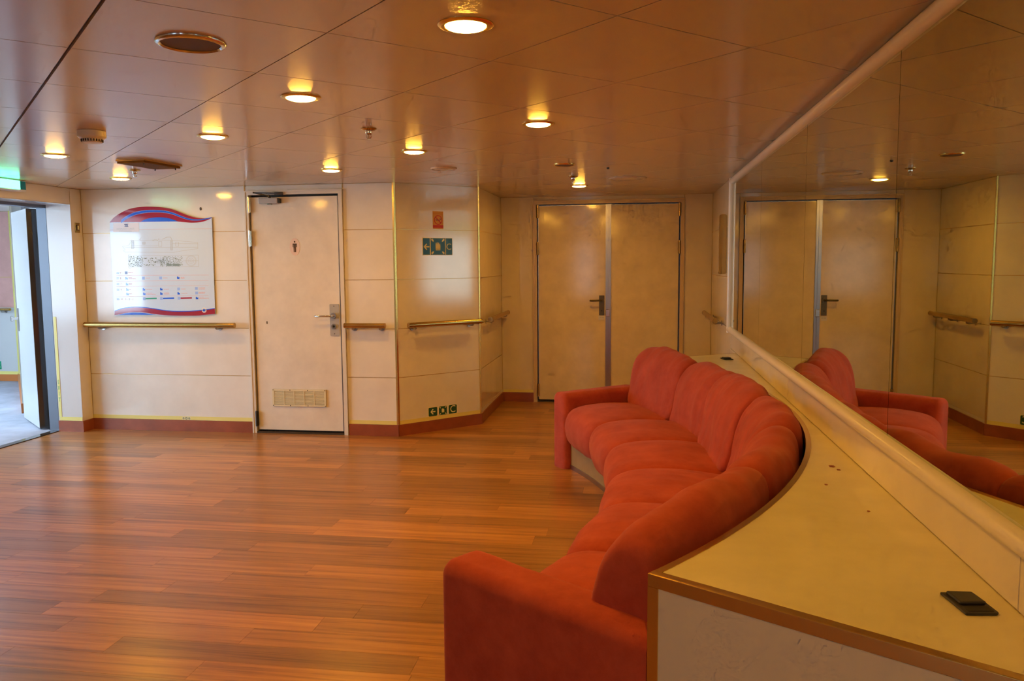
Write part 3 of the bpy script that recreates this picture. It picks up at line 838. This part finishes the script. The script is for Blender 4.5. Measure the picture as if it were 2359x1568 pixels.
# plinth under the seats and its metal kick strip
tp = [ti0 + (ti1-ti0)*k/36 for k in range(37)]
def rp(t): return 2.78 + shf(t)*0.62
MB().strip(F_TOP, [tuple(pol(rp(t), t, 0)[:2]) for t in tp], [tuple(pol(rp(t)+0.02, t, 0)[:2]) for t in tp], 0.03, 0.23).build('plinth', M_PLINTH, sofa)
MB().strip(F_TOP, [tuple(pol(rp(t)-0.006, t, 0)[:2]) for t in tp], [tuple(pol(rp(t)+0.02, t, 0)[:2]) for t in tp], 0.0, 0.03).build('kick_strip', M_STEEL, sofa)
MB().strip(F_TOP, [tuple(pol(rp(t)+0.02, t, 0)[:2]) for t in tp], [tuple(pol(3.36+shb(t), t, 0)[:2]) for t in tp], 0.03, 0.22).build('base_frame', M_BLACK, sofa)

# ================================================================== ceiling fittings
def downlight(x, yv, label):
    o = empty('downlight', (x, yv, H), label, 'ceiling light', 'ceiling downlights')
    MB().lathe([(0.060, 0.0005), (0.080, 0.0005), (0.080, 0.003), (0.076, 0.006), (0.066, 0.008), (0.061, 0.007)], x, yv, H, 32, caps=False).build('trim_ring', M_BRASS, o, smooth=40)
    MB().lathe([(0.059, 0.0006), (0.059, 0.006), (0.054, 0.010), (0.040, 0.014), (0.02, 0.016), (0.004, 0.0165)], x, yv, H, 20).build('lens', M_LENS, o, smooth=60)
    return o
DL = [((-0.479, 2.313), 'largest lit downlight in the ceiling, nearest the viewer at top centre'),
      ((-1.338, 3.171), 'lit downlight between the round speaker and the sprinkler'),
      ((-2.192, 4.030), 'lit downlight right of the white smoke detector'),
      ((-3.492, 4.525), 'leftmost lit downlight, above the open passage door'),
      ((-3.935, 5.807), 'lit downlight next to the sprinkler above the deck plan board'),
      ((-2.165, 5.632), 'lit downlight in front of the washroom door'),
      ((-1.323, 4.809), 'lit downlight near the angled wall with green signs'),
      ((-0.472, 3.982), 'lit downlight in mid ceiling, right of the tall sprinkler'),
      ((-0.498, 7.251), 'farthest lit downlight, above the double door')]
proto = None
for (x, yv), lb in DL:
    if proto is None: proto = downlight(x, yv, lb)
    else: copy_tree(proto, (x, yv, H), lb)
for x, yv in ((-0.48, 0.60), (-0.48, -1.05)):  # added lamps, out of view, only to light the room
    copy_tree(proto, (x, yv, H), 'added unseen downlight behind the viewpoint, only there to light the room')

sp = empty('ceiling_speaker', (-1.334, 2.345, H), 'large round dark speaker grille with a pale rim in the ceiling', 'speaker')
MB().lathe([(0.084, 0.0005), (0.102, 0.0005), (0.102, 0.004), (0.098, 0.009), (0.090, 0.011), (0.085, 0.006)], -1.334, 2.345, H, 48, caps=False).build('rim', M_CHROME, sp, smooth=40)
MB().lathe([(0.085, 0.0006), (0.085, 0.005), (0.05, 0.006), (0.004, 0.0062)], -1.334, 2.345, H, 40).build('grille', M_SPEAKER, sp, smooth=40)

sd = empty('smoke_detector', (-2.685, 3.744, H), 'white round smoke detector hanging from the ceiling', 'smoke detector')
sx_, sy_ = -2.70, 3.77
sd.location = (sx_, sy_, H); ORIGIN[sd.name] = Vector((sx_, sy_, H))
MB().lathe([(0.060, 0.0005), (0.066, 0.001), (0.067, 0.026), (0.064, 0.032), (0.052, 0.040)], sx_, sy_, H, 36).build('base', M_WHITE, sd, smooth=35)
MB().lathe([(0.050, 0.040), (0.048, 0.050), (0.044, 0.058), (0.03, 0.060), (0.004, 0.0605)], sx_, sy_, H, 36).build('head', M_WHITE, sd, smooth=35)
for k in range(24):
    an = 2*PI*k/24; F = plane_frame((sx_+0.0495*math.cos(an), sy_+0.0495*math.sin(an), H-0.047), (-math.sin(an), math.cos(an), 0), (0, 0, 1))
    MB().fbox(F, -0.0022, 0.0022, -0.006, 0.006, -0.002, 0.002).build('slot', M_BLACK, sd)

def sprinkler(x, yv, label):
    o = empty('sprinkler', (x, yv, H), label, 'sprinkler', 'ceiling sprinklers')
    MB().lathe([(0.010, 0.0005), (0.039, 0.0005), (0.039, 0.003), (0.030, 0.009), (0.016, 0.012)], x, yv, H, 28).build('escutcheon', M_BRASSDULL, o, smooth=40)
    MB().lathe([(0.016, 0.011), (0.017, 0.022), (0.014, 0.028), (0.008, 0.032)], x, yv, H, 20).build('body', M_CHROME, o, smooth=40)
    MB().path([(x+.012, yv, H-.026), (x+.013, yv, H-.040), (x+.003, yv, H-.052)], 0.0022, 8).path([(x-.012, yv, H-.026), (x-.013, yv, H-.040), (x-.003, yv, H-.052)], 0.0022, 8).build('yoke', M_CHROME, o)
    MB().path([(x, yv, H-.030), (x, yv, H-.050)], 0.003, 10).build('glass_bulb', M_BULB, o)
    MB().lathe([(0.004, 0.050), (0.012, 0.052), (0.012, 0.0535), (0.004, 0.055)], x, yv, H, 16).build('deflector', M_CHROME, o)
    return o
s0 = sprinkler(-1.322, 3.965, 'sprinkler head hanging alone in the middle of the ceiling')
copy_tree(s0, (-3.50, 5.33, H), 'sprinkler head beside the small brass ceiling hatch')
copy_tree(s0, (-0.49, 6.46, H), 'sprinkler head just in front of the farthest downlight')

ht = empty('ceiling_hatch', (-3.165, 4.99, H), 'small brown brass ceiling hatch plate hanging slightly open', 'hatch')
FH = plane_frame((-3.165, 4.99, H), (0.99, -0.1, 0), (0.1, 0.99, 0))
MB().prism(FH, [(-.105, -.19), (.105, -.19), (.105, .19), (-.105, .19)], -0.008, -0.0005).build('hatch_rim', mat('tan hatch rim', (0.50, 0.33, 0.15), 0.4), ht)
MB().add([FH(a, b, c) for a, b, c in ((-.10, -.185, -.022), (.10, -.185, -.022), (.10, .175, -.022), (-.10, .175, -.022), (-.10, -.185, -.009), (.10, -.185, -.009), (.10, .175, -.009), (-.10, .175, -.009))],
         [(0,1,2,3), (7,6,5,4), (0,4,5,1), (1,5,6,2), (2,6,7,3), (3,7,4,0)]).build('hatch_plate', mat('brown hatch', (0.20, 0.11, 0.03), 0.7, spec=0.05), ht)
for a, b2 in ((.08, .15), (-.08, .15), (.08, -.16)):
    MB().lathe([(0.004, 0.016), (0.004, 0.034)], FH(a, b2).x, FH(a, b2).y, H, 8).build('screw', M_DARKSTEEL, ht)

def disc_vent(x, yv, r, label, cat, m1, m2, name):
    o = empty(name, (x, yv, H), label, cat)
    MB().lathe([(r*.84, 0.0005), (r, 0.0005), (r, 0.003), (r*.93, 0.010), (r*.85, 0.008)], x, yv, H, 40, caps=False).build('rim', m1, o, smooth=40)
    MB().lathe([(r*.84, 0.0006), (r*.84, 0.007), (r*.5, 0.012), (0.004, 0.013)], x, yv, H, 40).build('face', m2, o, smooth=40)
    return o
disc_vent(-1.355, 5.703, 0.095, 'pale round air vent in the ceiling before the angled wall', 'air vent', M_CEIL, M_CEIL, 'air_vent')
disc_vent(-0.07, 6.71, 0.155, 'wide pale round air vent in the ceiling before the double door', 'air vent', M_CEIL, M_CEIL, 'air_vent')
disc_vent(-0.491, 5.658, 0.076, 'small unlit brass rimmed downlight in the ceiling', 'ceiling light', M_BRASS, M_SPEAKER, 'downlight')
disc_vent(-0.20, 5.92, 0.010, 'tiny dark plug in a ceiling joint', 'plug', M_BLACKPL, M_BLACK, 'ceiling_plug')

# ================================================================== exit sign, switch, plaque
ex = empty('exit_sign', (XL, 5.45, 2.07), 'green lit exit sign box above the passage opening', 'exit sign')
FX = frame((XL+0.12, 0, 0), (0, 1, 0), (1, 0, 0))
MB().fbox(FX, 4.98, 5.815, 2.066, 2.148, -0.119, 0.0).build('housing', M_FRAME, ex, bevel=0.004)
MB().fbox(FX, 5.0, 5.742, 2.076, 2.140, 0.0, 0.006).build('lit_panel', M_EXITLIT, ex)
pn = MB().fbox(FX, 5.742, 5.80, 2.076, 2.140, 0.0, 0.006).build('dark_panel', M_EXITDARK, ex)

sw = empty('light_switch', (XL, 6.537, 1.772), 'small brass light switch on the corner pillar', 'light switch')
MB().fbox(F_LEFT, 6.505, 6.568, 1.770, 1.856, 0.0005, 0.006).build('face_plate', M_BRASSDULL, sw, bevel=0.002)
MB().fbox(F_LEFT, 6.518, 6.555, 1.788, 1.838, 0.006, 0.008).build('surround', M_INKBROWN, sw)
MB().fbox(F_LEFT, 6.531, 6.545, 1.795, 1.831, 0.008, 0.014).build('rocker', M_SIGNCREAM, sw)

pq = empty('brass_plaque', (XM, 7.13, 1.36), 'tall narrow brass plate on the wall left of the mirror', 'plaque')
def rounded_bar(F, a0, a1, z0, z1, c0, c1):
    hw = (a1-a0)/2; am = (a0+a1)/2
    pts = [(a0, z0+.008), (a0+.008, z0), (a1-.008, z0), (a1, z0+.008)]
    pts += [(am+hw*math.cos(PI*k/10), z1-hw*.6+hw*.6*math.sin(PI*k/10)) for k in range(11)]
    return MB().prism(F, pts, c0, c1)
FQ = frame((XM-0.064, 7.10, 0), (1, 0, 0), (0, -1, 0))
rounded_bar(FQ, 0.0, 0.062, 1.365, 1.872, -0.03, 0.0).build('plate', M_BRASSDULL, pq)
rounded_bar(FQ, 0.008, 0.054, 1.38, 1.86, 0.0, 0.003).build('raised_face', M_BRASSDULL, pq)

# ================================================================== wall signs
# washroom pictogram on the door
ws = empty('washroom_sign', F_WC(-2.888, 1.565, 0), 'rose oval sticker with a brown standing man on the washroom door', 'sign')
MB().disc(F_WC, -2.888, 1.625, 0.046, -0.0059, -0.0045, 36, 0.074).build('oval', M_OVAL, ws)
b = MB().disc(F_WC, -2.888, 1.668, 0.0075, -0.0044, -0.0036, 16)
b.prism(F_WC, [(-2.906, 1.654), (-2.870, 1.654), (-2.869, 1.650), (-2.869, 1.622), (-2.874, 1.622), (-2.875, 1.642), (-2.877, 1.642), (-2.877, 1.580), (-2.8865, 1.580), (-2.887, 1.615), (-2.889, 1.615), (-2.8895, 1.580), (-2.899, 1.580), (-2.899, 1.642), (-2.901, 1.642), (-2.902, 1.622), (-2.907, 1.622), (-2.907, 1.650)], -0.0044, -0.0036)
b.build('man', M_INKBROWN, ws)

# no smoking sticker
ns = empty('no_smoking_sign', F_ANG(0.43, 1.772, 0), 'small amber no smoking sticker with a red band on the angled wall', 'sign')
MB().fbox(F_ANG, 0.376, 0.482, 1.773, 1.924, 0.0005, 0.0016).build('backing', M_SMOKEY, ns)
MB().fbox(F_ANG, 0.377, 0.481, 1.781, 1.806, 0.0016, 0.0022).build('red_band', M_SMOKER, ns)
MB().fbox(F_ANG, 0.377, 0.481, 1.902, 1.9035, .0016, .0022).build('rule', M_SMOKER, ns)
b = MB().ring(F_ANG, 0.429, 1.849, 0.034, 0.041, 0.0024, 0.003)
b.line(F_ANG, [(0.403, 1.874), (0.455, 1.824)], 0.008, 0.0024, 0.003); b.build('prohibition_ring', M_SMOKER, ns)
b = MB().fbox(F_ANG, 0.404, 0.448, 1.845, 1.853, 0.0017, 0.0023).line(F_ANG, [(0.452, 1.848), (0.453, 1.857), (0.446, 1.862), (0.443, 1.868)], 0.003, .0017, .0023).line(F_ANG, [(0.458, 1.848), (0.458, 1.862), (.452, 1.868)], 0.003, .0017, .0023)
b.build('cigarette', M_INKBROWN, ns)

def arrow(mb, F, a, b, s, c0, c1):
    mb.line(F, [(a+s*.5, b), (a-s*.38, b)], s*.20, c0, c1)
    mb.line(F, [(a+s*.05, b+s*.46), (a-s*.42, b-s*.02)], s*.20, c0, c1)
    mb.line(F, [(a-s*.42, b+s*.02), (a+s*.05, b-s*.46)], s*.20, c0, c1)
    return mb
def assembly(o, F, a, b, s, c0, c1):
    for sx in (-1, 1):
        for sy in (-1, 1):
            px, py = a+sx*s*.40, b+sy*s*.40; d = (-sx*.7071, -sy*.7071); e = (d[1], -d[0])
            P = lambda u, v: (px+d[0]*u*s+e[0]*v*s, py+d[1]*u*s+e[1]*v*s)
            MB().prism(F, [P(-.07, -.055), P(.07, -.055), P(.15, 0), P(.07, .055), P(-.07, .055)], c0, c1).build('corner_arrow', M_SIGNCREAM, o)
    for k, (dx, hh) in enumerate(((-.13, .36), (-.04, .40), (.05, .37), (.14, .30))):
        x0 = a+dx*s; top = b+s*(hh-.21)
        hd = [(x0+s*.032*math.cos(PI*(-.35+1.7*i/10)), top+s*.05+s*.035*math.sin(PI*(-.35+1.7*i/10))) for i in range(11)]
        body = [(x0-s*.04, top), (x0-s*.04, b-s*.06), (x0-s*.03, b-s*.25), (x0-s*.008, b-s*.25), (x0, b-s*.08), (x0+s*.008, b-s*.25), (x0+s*.03, b-s*.25), (x0+s*.04, b-s*.06), (x0+s*.04, top)]
        MB().prism(F, hd + body, c0, c1).build('figure', M_SIGNCREAM, o)
# upper sign, three fields
us = empty('assembly_sign', F_ANG(0.42, 1.545, 0), 'wide green assembly station sign with arrow, people and letter C at eye height', 'sign')
MB().fbox(F_ANG, 0.269, 0.571, 1.546, 1.696, 0.0005, 0.0025).build('backing', M_SIGNCREAM, us)
MB().fbox(F_ANG, 0.274, 0.340, 1.550, 1.692, 0.0025, 0.0031).build('arrow_field', M_SIGNGREEN, us)
MB().fbox(F_ANG, 0.350, 0.494, 1.550, 1.692, 0.0025, 0.0031).build('people_field', M_SIGNGREEN, us)
MB().fbox(F_ANG, 0.503, 0.567, 1.550, 1.692, 0.0025, 0.0031).build('letter_field', M_SIGNGREEN, us)
arrow(MB(), F_ANG, 0.308, 1.618, 0.056, 0.0032, 0.0037).build('arrow', M_SIGNCREAM, us)
assembly(us, F_ANG, 0.422, 1.621, 0.140, 0.0032, 0.0037)
text('letter', 'C', 0.078, F_ANG, 0.533, 1.617, 0.0037, M_SIGNCREAM, us)
# lower row of three stickers
def low(a0, a1, label, kind):
    o = empty('floor_level_sign', F_ANG((a0+a1)/2, 0.12, 0), label, 'sign', 'floor level safety stickers')
    MB().fbox(F_ANG, a0-.002, a1+.002, 0.133, 0.214, 0.0005, 0.0030).build('backing', M_SIGNCREAM, o)
    r = 0.006; z0, z1 = 0.135, 0.212
    MB().prism(F_ANG, [(a0+r, z0), (a1-r, z0), (a1, z0+r), (a1, z1-r), (a1-r, z1), (a0+r, z1), (a0, z1-r), (a0, z0+r)], 0.003, 0.0036).build('field', M_SIGNGREEN2, o)
    am = (a0+a1)/2; zm = (z0+z1)/2
    if kind == 0: arrow(MB(), F_ANG, am, zm, 0.05, 0.0037, 0.0042).build('arrow', M_SIGNCREAM, o)
    elif kind == 1: assembly(o, F_ANG, am, zm, 0.074, 0.0037, 0.0042)
    else: text('letter', 'C', 0.088, F_ANG, am, zm, 0.0042, M_SIGNCREAM, o)
low(0.299, 0.386, 'green arrow sticker just above the skirting of the angled wall', 0)
low(0.405, 0.486, 'green people sticker between arrow and letter near the floor', 1)
low(0.507, 0.591, 'green letter C sticker near the floor of the angled wall', 2)
# tiny marker on the luminous strip under the board
tg = empty('floor_level_sign', F_WC(-3.96, 0.10, 0), 'tiny green pictogram marker on the yellow strip below the deck plan', 'sign')
MB().fbox(F_WC, -4.0, -3.92, 0.101, 0.130, 0.003, 0.0036).build('backing', M_SIGNCREAM, tg)
b = MB()
for k in range(3): b.ring(F_WC, -3.987+0.027*k, 0.1155, 0.006, 0.0105, 0.0037, 0.0042, 4 if k != 1 else 12)
b.build('marks', M_SIGNGREEN2, tg)
# green sticker at the passage end
pg = empty('passage_sign', F_P(-8.13, 0.18, 0), 'green sticker low on the white passage wall at the left edge', 'sign')
MB().fbox(F_P, -8.30, -8.115, 0.15, 0.255, 0.0005, 0.002).build('field', M_PGREEN, pg)
b = MB().ring(F_P, -8.155, 0.225, 0.012, 0.022, 0.002, 0.0026, 16).ring(F_P, -8.155, 0.180, 0.012, 0.022, 0.002, 0.0026, 16); b.build('marks', M_WHITE, pg)
# nail hole above the board
tag(MB().disc(F_WC, -3.735, 1.962, 0.010, 0.0004, 0.003, 8, 0.014).build('wall_plug', M_MARK), 'dark screw hole in the cream wall above the deck plan', 'plug')

# ------------------------------------------------------------------ ship deck plan board
bd = empty('deck_plan_board', F_WC(-4.12, 1.04, 0), 'daylight-tinted ship deck plan board with crimson and blue waves beside the washroom door', 'sign')
K1, K2 = 0.000753, 0.000695
def Q(X, Y):
    s = -0.0233*(1-(Y-380)/590.0)
    Yc = Y - s*(X-100)
    return (-4.600 + (X-100-0.044*(Yc-300))*K1, 1.035 + (1480-Yc)*K2)
def QL(l): return [Q(*p) for p in l]
def smoothline(l, n=6):
    out = []
    for i in range(len(l)-1):
        p0, p1, p2, p3 = (Vector(l[max(0, min(len(l)-1, i+e-1))]) for e in range(4))
        for k in range(n):
            f = k/n; v = 0.5*((2*p1)+(p2-p0)*f+(2*p0-5*p1+4*p2-p3)*f*f+(3*p1-p0-3*p2+p3)*f**3); out.append((v[0], v[1]))
    out.append(tuple(l[-1])); return out
top = smoothline([(104, 296), (160, 235), (240, 180), (340, 130), (450, 103), (560, 92), (660, 92), (770, 97), (880, 115), (980, 150), (1080, 190), (1180, 220), (1260, 231), (1330, 227), (1388, 213)])
bot = smoothline([(152, 1480), (300, 1481), (500, 1483), (700, 1488), (850, 1495), (1050, 1503), (1250, 1503), (1360, 1495), (1432, 1484)])
MB().strip(F_WC, QL([(bot[0][0]+(bot[-1][0]-bot[0][0])*k/(len(top)-1), 0) for k in range(len(top))]) if False else
           QL([bot[min(len(bot)-1, int(round(k*(len(bot)-1)/(len(top)-1))))] for k in range(len(top))]), QL(top), 0.006, 0.014).build('panel', M_BOARD, bd)
C0, C1 = 0.0141, 0.0147
# crimson crest
lowr = [(104, 297), (300, 292), (500, 287), (700, 281), (860, 277), (960, 276), (1050, 284), (1150, 289), (1250, 280), (1330, 256), (1386, 226)]
lowr = smoothline(lowr, 6)
n = len(top)
lo = [lowr[min(len(lowr)-1, int(round(k*(len(lowr)-1)/(n-1))))] for k in range(n)]
MB().strip(F_WC, QL(lo), QL(top), C0, C1).build('crimson_crest', M_PRED, bd)
def wave(name, cl, ws, m, c0, c1):
    cl = smoothline(cl, 5); n = len(cl); lo = []; hi = []
    for k, (x, yv) in enumerate(cl):
        w = ws[0] + (ws[1]-ws[0])*k/(n-1)
        lo.append((x, yv+w)); hi.append((x, yv-w))
    return MB().strip(F_WC, QL(lo), QL(hi), c0, c1).build(name, m, bd)
bl = [(252, 284), (330, 228), (430, 182), (560, 154), (680, 147), (800, 152), (900, 172), (1000, 210), (1080, 238), (1160, 252), (1240, 251), (1310, 239), (1384, 221)]
wave('stripe_edge', bl, (22, 5), M_PLBLUE, C1, C1+.0004)
wave('blue_stripe', bl, (17, 4), M_PBLUE, C1+.0004, C1+.0008)
lens = smoothline([(500, 284), (560, 252), (640, 232), (740, 224), (830, 230), (900, 248), (970, 274)])
MB().prism(F_WC, QL(lens), C1, C1+.0006).build('blue_crest', M_PBLUE, bd)
# bottom wave
bt = [(155, 1425), (250, 1395), (350, 1380), (450, 1378), (560, 1387), (700, 1410), (850, 1435), (1000, 1443), (1150, 1442), (1300, 1430), (1427, 1412)]
bb = [(152, 1477), (210, 1470), (300, 1452), (400, 1445), (520, 1450), (650, 1470), (760, 1486), (900, 1496), (1100, 1502), (1250, 1501), (1431, 1484)]
sbt, sbb = smoothline(bt, 5), smoothline(bb, 5)
MB().strip(F_WC, QL(sbb), QL(sbt), C0, C1).build('crimson_wave', M_PRED, bd)
wave('blue_wave', bt, (5, 5), M_PBLUE, C1, C1+.0005)
MB().prism(F_WC, QL(smoothline([(200, 1476), (300, 1456), (400, 1450), (520, 1456), (640, 1474), (690, 1482)])), C0, C1).build('blue_wave', M_PBLUE, bd)
MB().disc(F_WC, *Q(1295, 1432), 0.023, C1, C1+.0005).build('emblem', M_WHITE, bd)
MB().prism(F_WC, QL([(1280, 1450), (1312, 1450), (1306, 1426), (1292, 1412), (1278, 1432)]), C1+.0005, C1+.001).build('emblem_mark', M_PBLUE, bd)
# operator sticker
st = MB().prism(F_WC, QL([(150, 304), (478, 296), (478, 410), (150, 418)]), C0, C1+.0008).build('sticker', M_STICKER, bd)
CS = C1+.0012
b = MB().prism(F_WC, QL([(288, 315), (344, 312), (334, 331), (346, 350), (296, 350), (302, 331)]), C1+.0008, CS); b.build('house_flag', M_PNAVY, st)
b = MB().line(F_WC, QL([(304, 318), (312, 347)]), 0.003, CS, CS+.0003).line(F_WC, QL([(332, 316), (318, 333), (332, 348)]), 0.003, CS, CS+.0003)
b.build('flag_mark', M_STICKER, st)
text('lettering', 'GRIMALDI LINES', 0.0235, F_WC, *Q(308, 378), CS, M_PGREY, st)
b = MB()
x = 226
while x < 388:
    w = random.uniform(8, 20); b.prism(F_WC, QL([(x, 401), (min(x+w, 390), 401), (min(x+w, 390), 409), (x, 409)]), C1+.0008, CS); x += w+3
b.build('small_print', M_PGREY, st)
# ship drawing
b = MB(); lw = 0.0022
def poly(l, m=None, w=lw, b=b): b.line(F_WC, QL(l), w, C0, C1-.0002)
poly([(262, 598), (300, 640), (276, 655), (300, 672), (920, 674), (1005, 656), (1218, 624), (1215, 545), (1010, 526), (895, 518), (735, 514), (545, 522), (500, 522), (478, 505), (500, 522), (385, 522), (345, 585), (262, 598)])
poly([(300, 612), (1215, 606)]); poly([(380, 590), (720, 590)]); poly([(900, 560), (1215, 560)])
poly([(775, 505), (830, 478), (876, 476), (896, 520)], w=.004); poly([(490, 512), (504, 484)]); poly([(726, 514), (728, 490)], w=.003)
poly([(650, 527), (668, 514), (700, 514), (714, 527)], w=.004); poly([(360, 530), (384, 514)], w=.003)
for x0, x1, y0, y1, s in ((383, 410, 525, 628, 8), (725, 766, 535, 596, 60), (876, 900, 520, 645, 8), (940, 976, 540, 595, 60), (522, 556, 540, 572, 7)):
    poly([(x0, y0), (x1, y0), (x1, y1), (x0, y1), (x0, y0)])
    yy = y0+s
    while yy < y1: poly([(x0, yy), (x1, yy)]); yy += s
b.build('ship_drawing', M_PGREY, bd)
# plan drawing
b = MB()
poly([(336, 714), (1222, 708), (1226, 858), (342, 860), (336, 714)], b=b)
poly([(336, 714), (345, 700), (368, 702), (368, 714)], b=b); poly([(342, 860), (350, 880), (372, 878), (372, 860)], b=b)
poly([(1030, 783), (1224, 781)], b=b)
for r in (15, 34, 55, 64):
    poly([(1133+r*1.0*math.cos(2*PI*k/28), 783+r*1.08*math.sin(2*PI*k/28)) for k in range(29)], b=b, w=.0018)
b.build('plan_outline', M_PGREY, bd)
b = MB(); rnd = random.Random(3)
for k in range(620):
    z = rnd.random()
    if z < .36: x, yv = rnd.uniform(342, 522), rnd.uniform(722, 850)
    elif z < .80: x, yv = rnd.uniform(740, 1022), rnd.uniform(722, 850)
    elif z < .9: x, yv = rnd.uniform(525, 700), rnd.choice((745, 752, 828, 836))+rnd.uniform(-5, 5)
    else: x, yv = rnd.uniform(580, 800), rnd.uniform(765, 810)
    w, h = rnd.uniform(3, 9), rnd.uniform(4, 11)
    b.prism(F_WC, QL([(x, yv), (x+w, yv), (x+w, yv+h), (x, yv+h)]), C0, C1-.0003)
for x0, x1 in ((820, 890), (898, 990)): b.prism(F_WC, QL([(x0, 822), (x1, 822), (x1, 852), (x0, 852)]), C0, C1-.0004)
b.build('plan_cabins', M_PDARK, bd)
# rules and list
b = MB()
b.line(F_WC, QL([(100, 393), (150, 393)]), .0022, C0, C1).line(F_WC, QL([(480, 381), (1391, 364)]), .0022, C0, C1)
for yv in (970, 1042, 1110, 1240): b.line(F_WC, QL([(180, yv), (1350, yv)]), .002, C0, C1)
rowsY = [935, 1005, 1080, 1150, 1207, 1272]
def bars(b, x, yv, lens):
    for k, l in enumerate(lens):
        yy = yv + (k-(len(lens)-1)/2)*15; xx = x
        while xx < x+l:
            w = min(rnd.uniform(8, 22), x+l-xx); b.prism(F_WC, QL([(xx, yy-3.5), (xx+w, yy-3.5), (xx+w, yy+3.5), (xx, yy+3.5)]), C0, C1-.0002); xx += w+3
for x, yv, l in ((335, 935, (60,)), (340, 1005, (45, 95)), (556, 1005, (58,)), (782, 1005, (52,)), (1002, 1005, (46, 46)), (345, 1080, (38, 38)), (348, 1150, (22,)), (556, 1150, (84,)), (788, 1150, (62,)), (1008, 1150, (54,)), (1226, 1145, (80, 80)), (348, 1207, (34,)), (562, 1207, (80, 120)), (790, 1207, (62, 70)), (1008, 1207, (76,)), (1226, 1205, (80, 74)), (1228, 1268, (60, 125))):
    bars(b, x, yv, l)
b.build('list_print', M_PSALMON, bd)
b = MB()
for yv in (935, 1005, 1080, 1150, 1272):
    bars(b, 185, yv, (32, 32))
for x, yv in ((292, 935), (513, 1005), (732, 1005), (958, 1150), (1181, 1145), (1184, 1205), (522, 1272), (740, 1272), (963, 1272)):
    b.prism(F_WC, QL([(x, yv-18), (x+34, yv-18), (x+34, yv+18), (x, yv+18)]), C0, C1-.0002)
b.build('pale_icons', M_PLBLUE, bd)
b = MB()
for x, yv in ((294, 1005), (952, 1003), (300, 1080), (303, 1150), (516, 1150), (738, 1150), (304, 1207), (520, 1207), (738, 1207), (957, 1207), (1187, 1272)):
    b.prism(F_WC, QL([(x+4, yv-16), (x+18, yv-16), (x+20, yv-4), (x+34, yv-8), (x+34, yv+16), (x+4, yv+16)]), C0, C1)
b.prism(F_WC, QL([(778, 1262), (918, 1260), (918, 1278), (778, 1280)]), C0, C1)
b.build('blue_icons', M_PBLUE, bd)
MB().prism(F_WC, QL([(555, 1262), (697, 1260), (697, 1278), (555, 1280)]), C0, C1).build('green_bar', M_PGREEN, bd)
MB().prism(F_WC, QL([(1000, 1262), (1142, 1260), (1142, 1278), (1000, 1280)]), C0, C1).build('crimson_bar', M_PRED, bd)
for s, X, Y in (('9', 236, 937), ('8', 238, 1007), ('7', 240, 1080), ('6', 244, 1150), ('4 - 3 - 2 - 1', 322, 1276)):
    text('deck_number', s, 0.026, F_WC, *Q(X, Y), C1, M_PSALMON, bd)
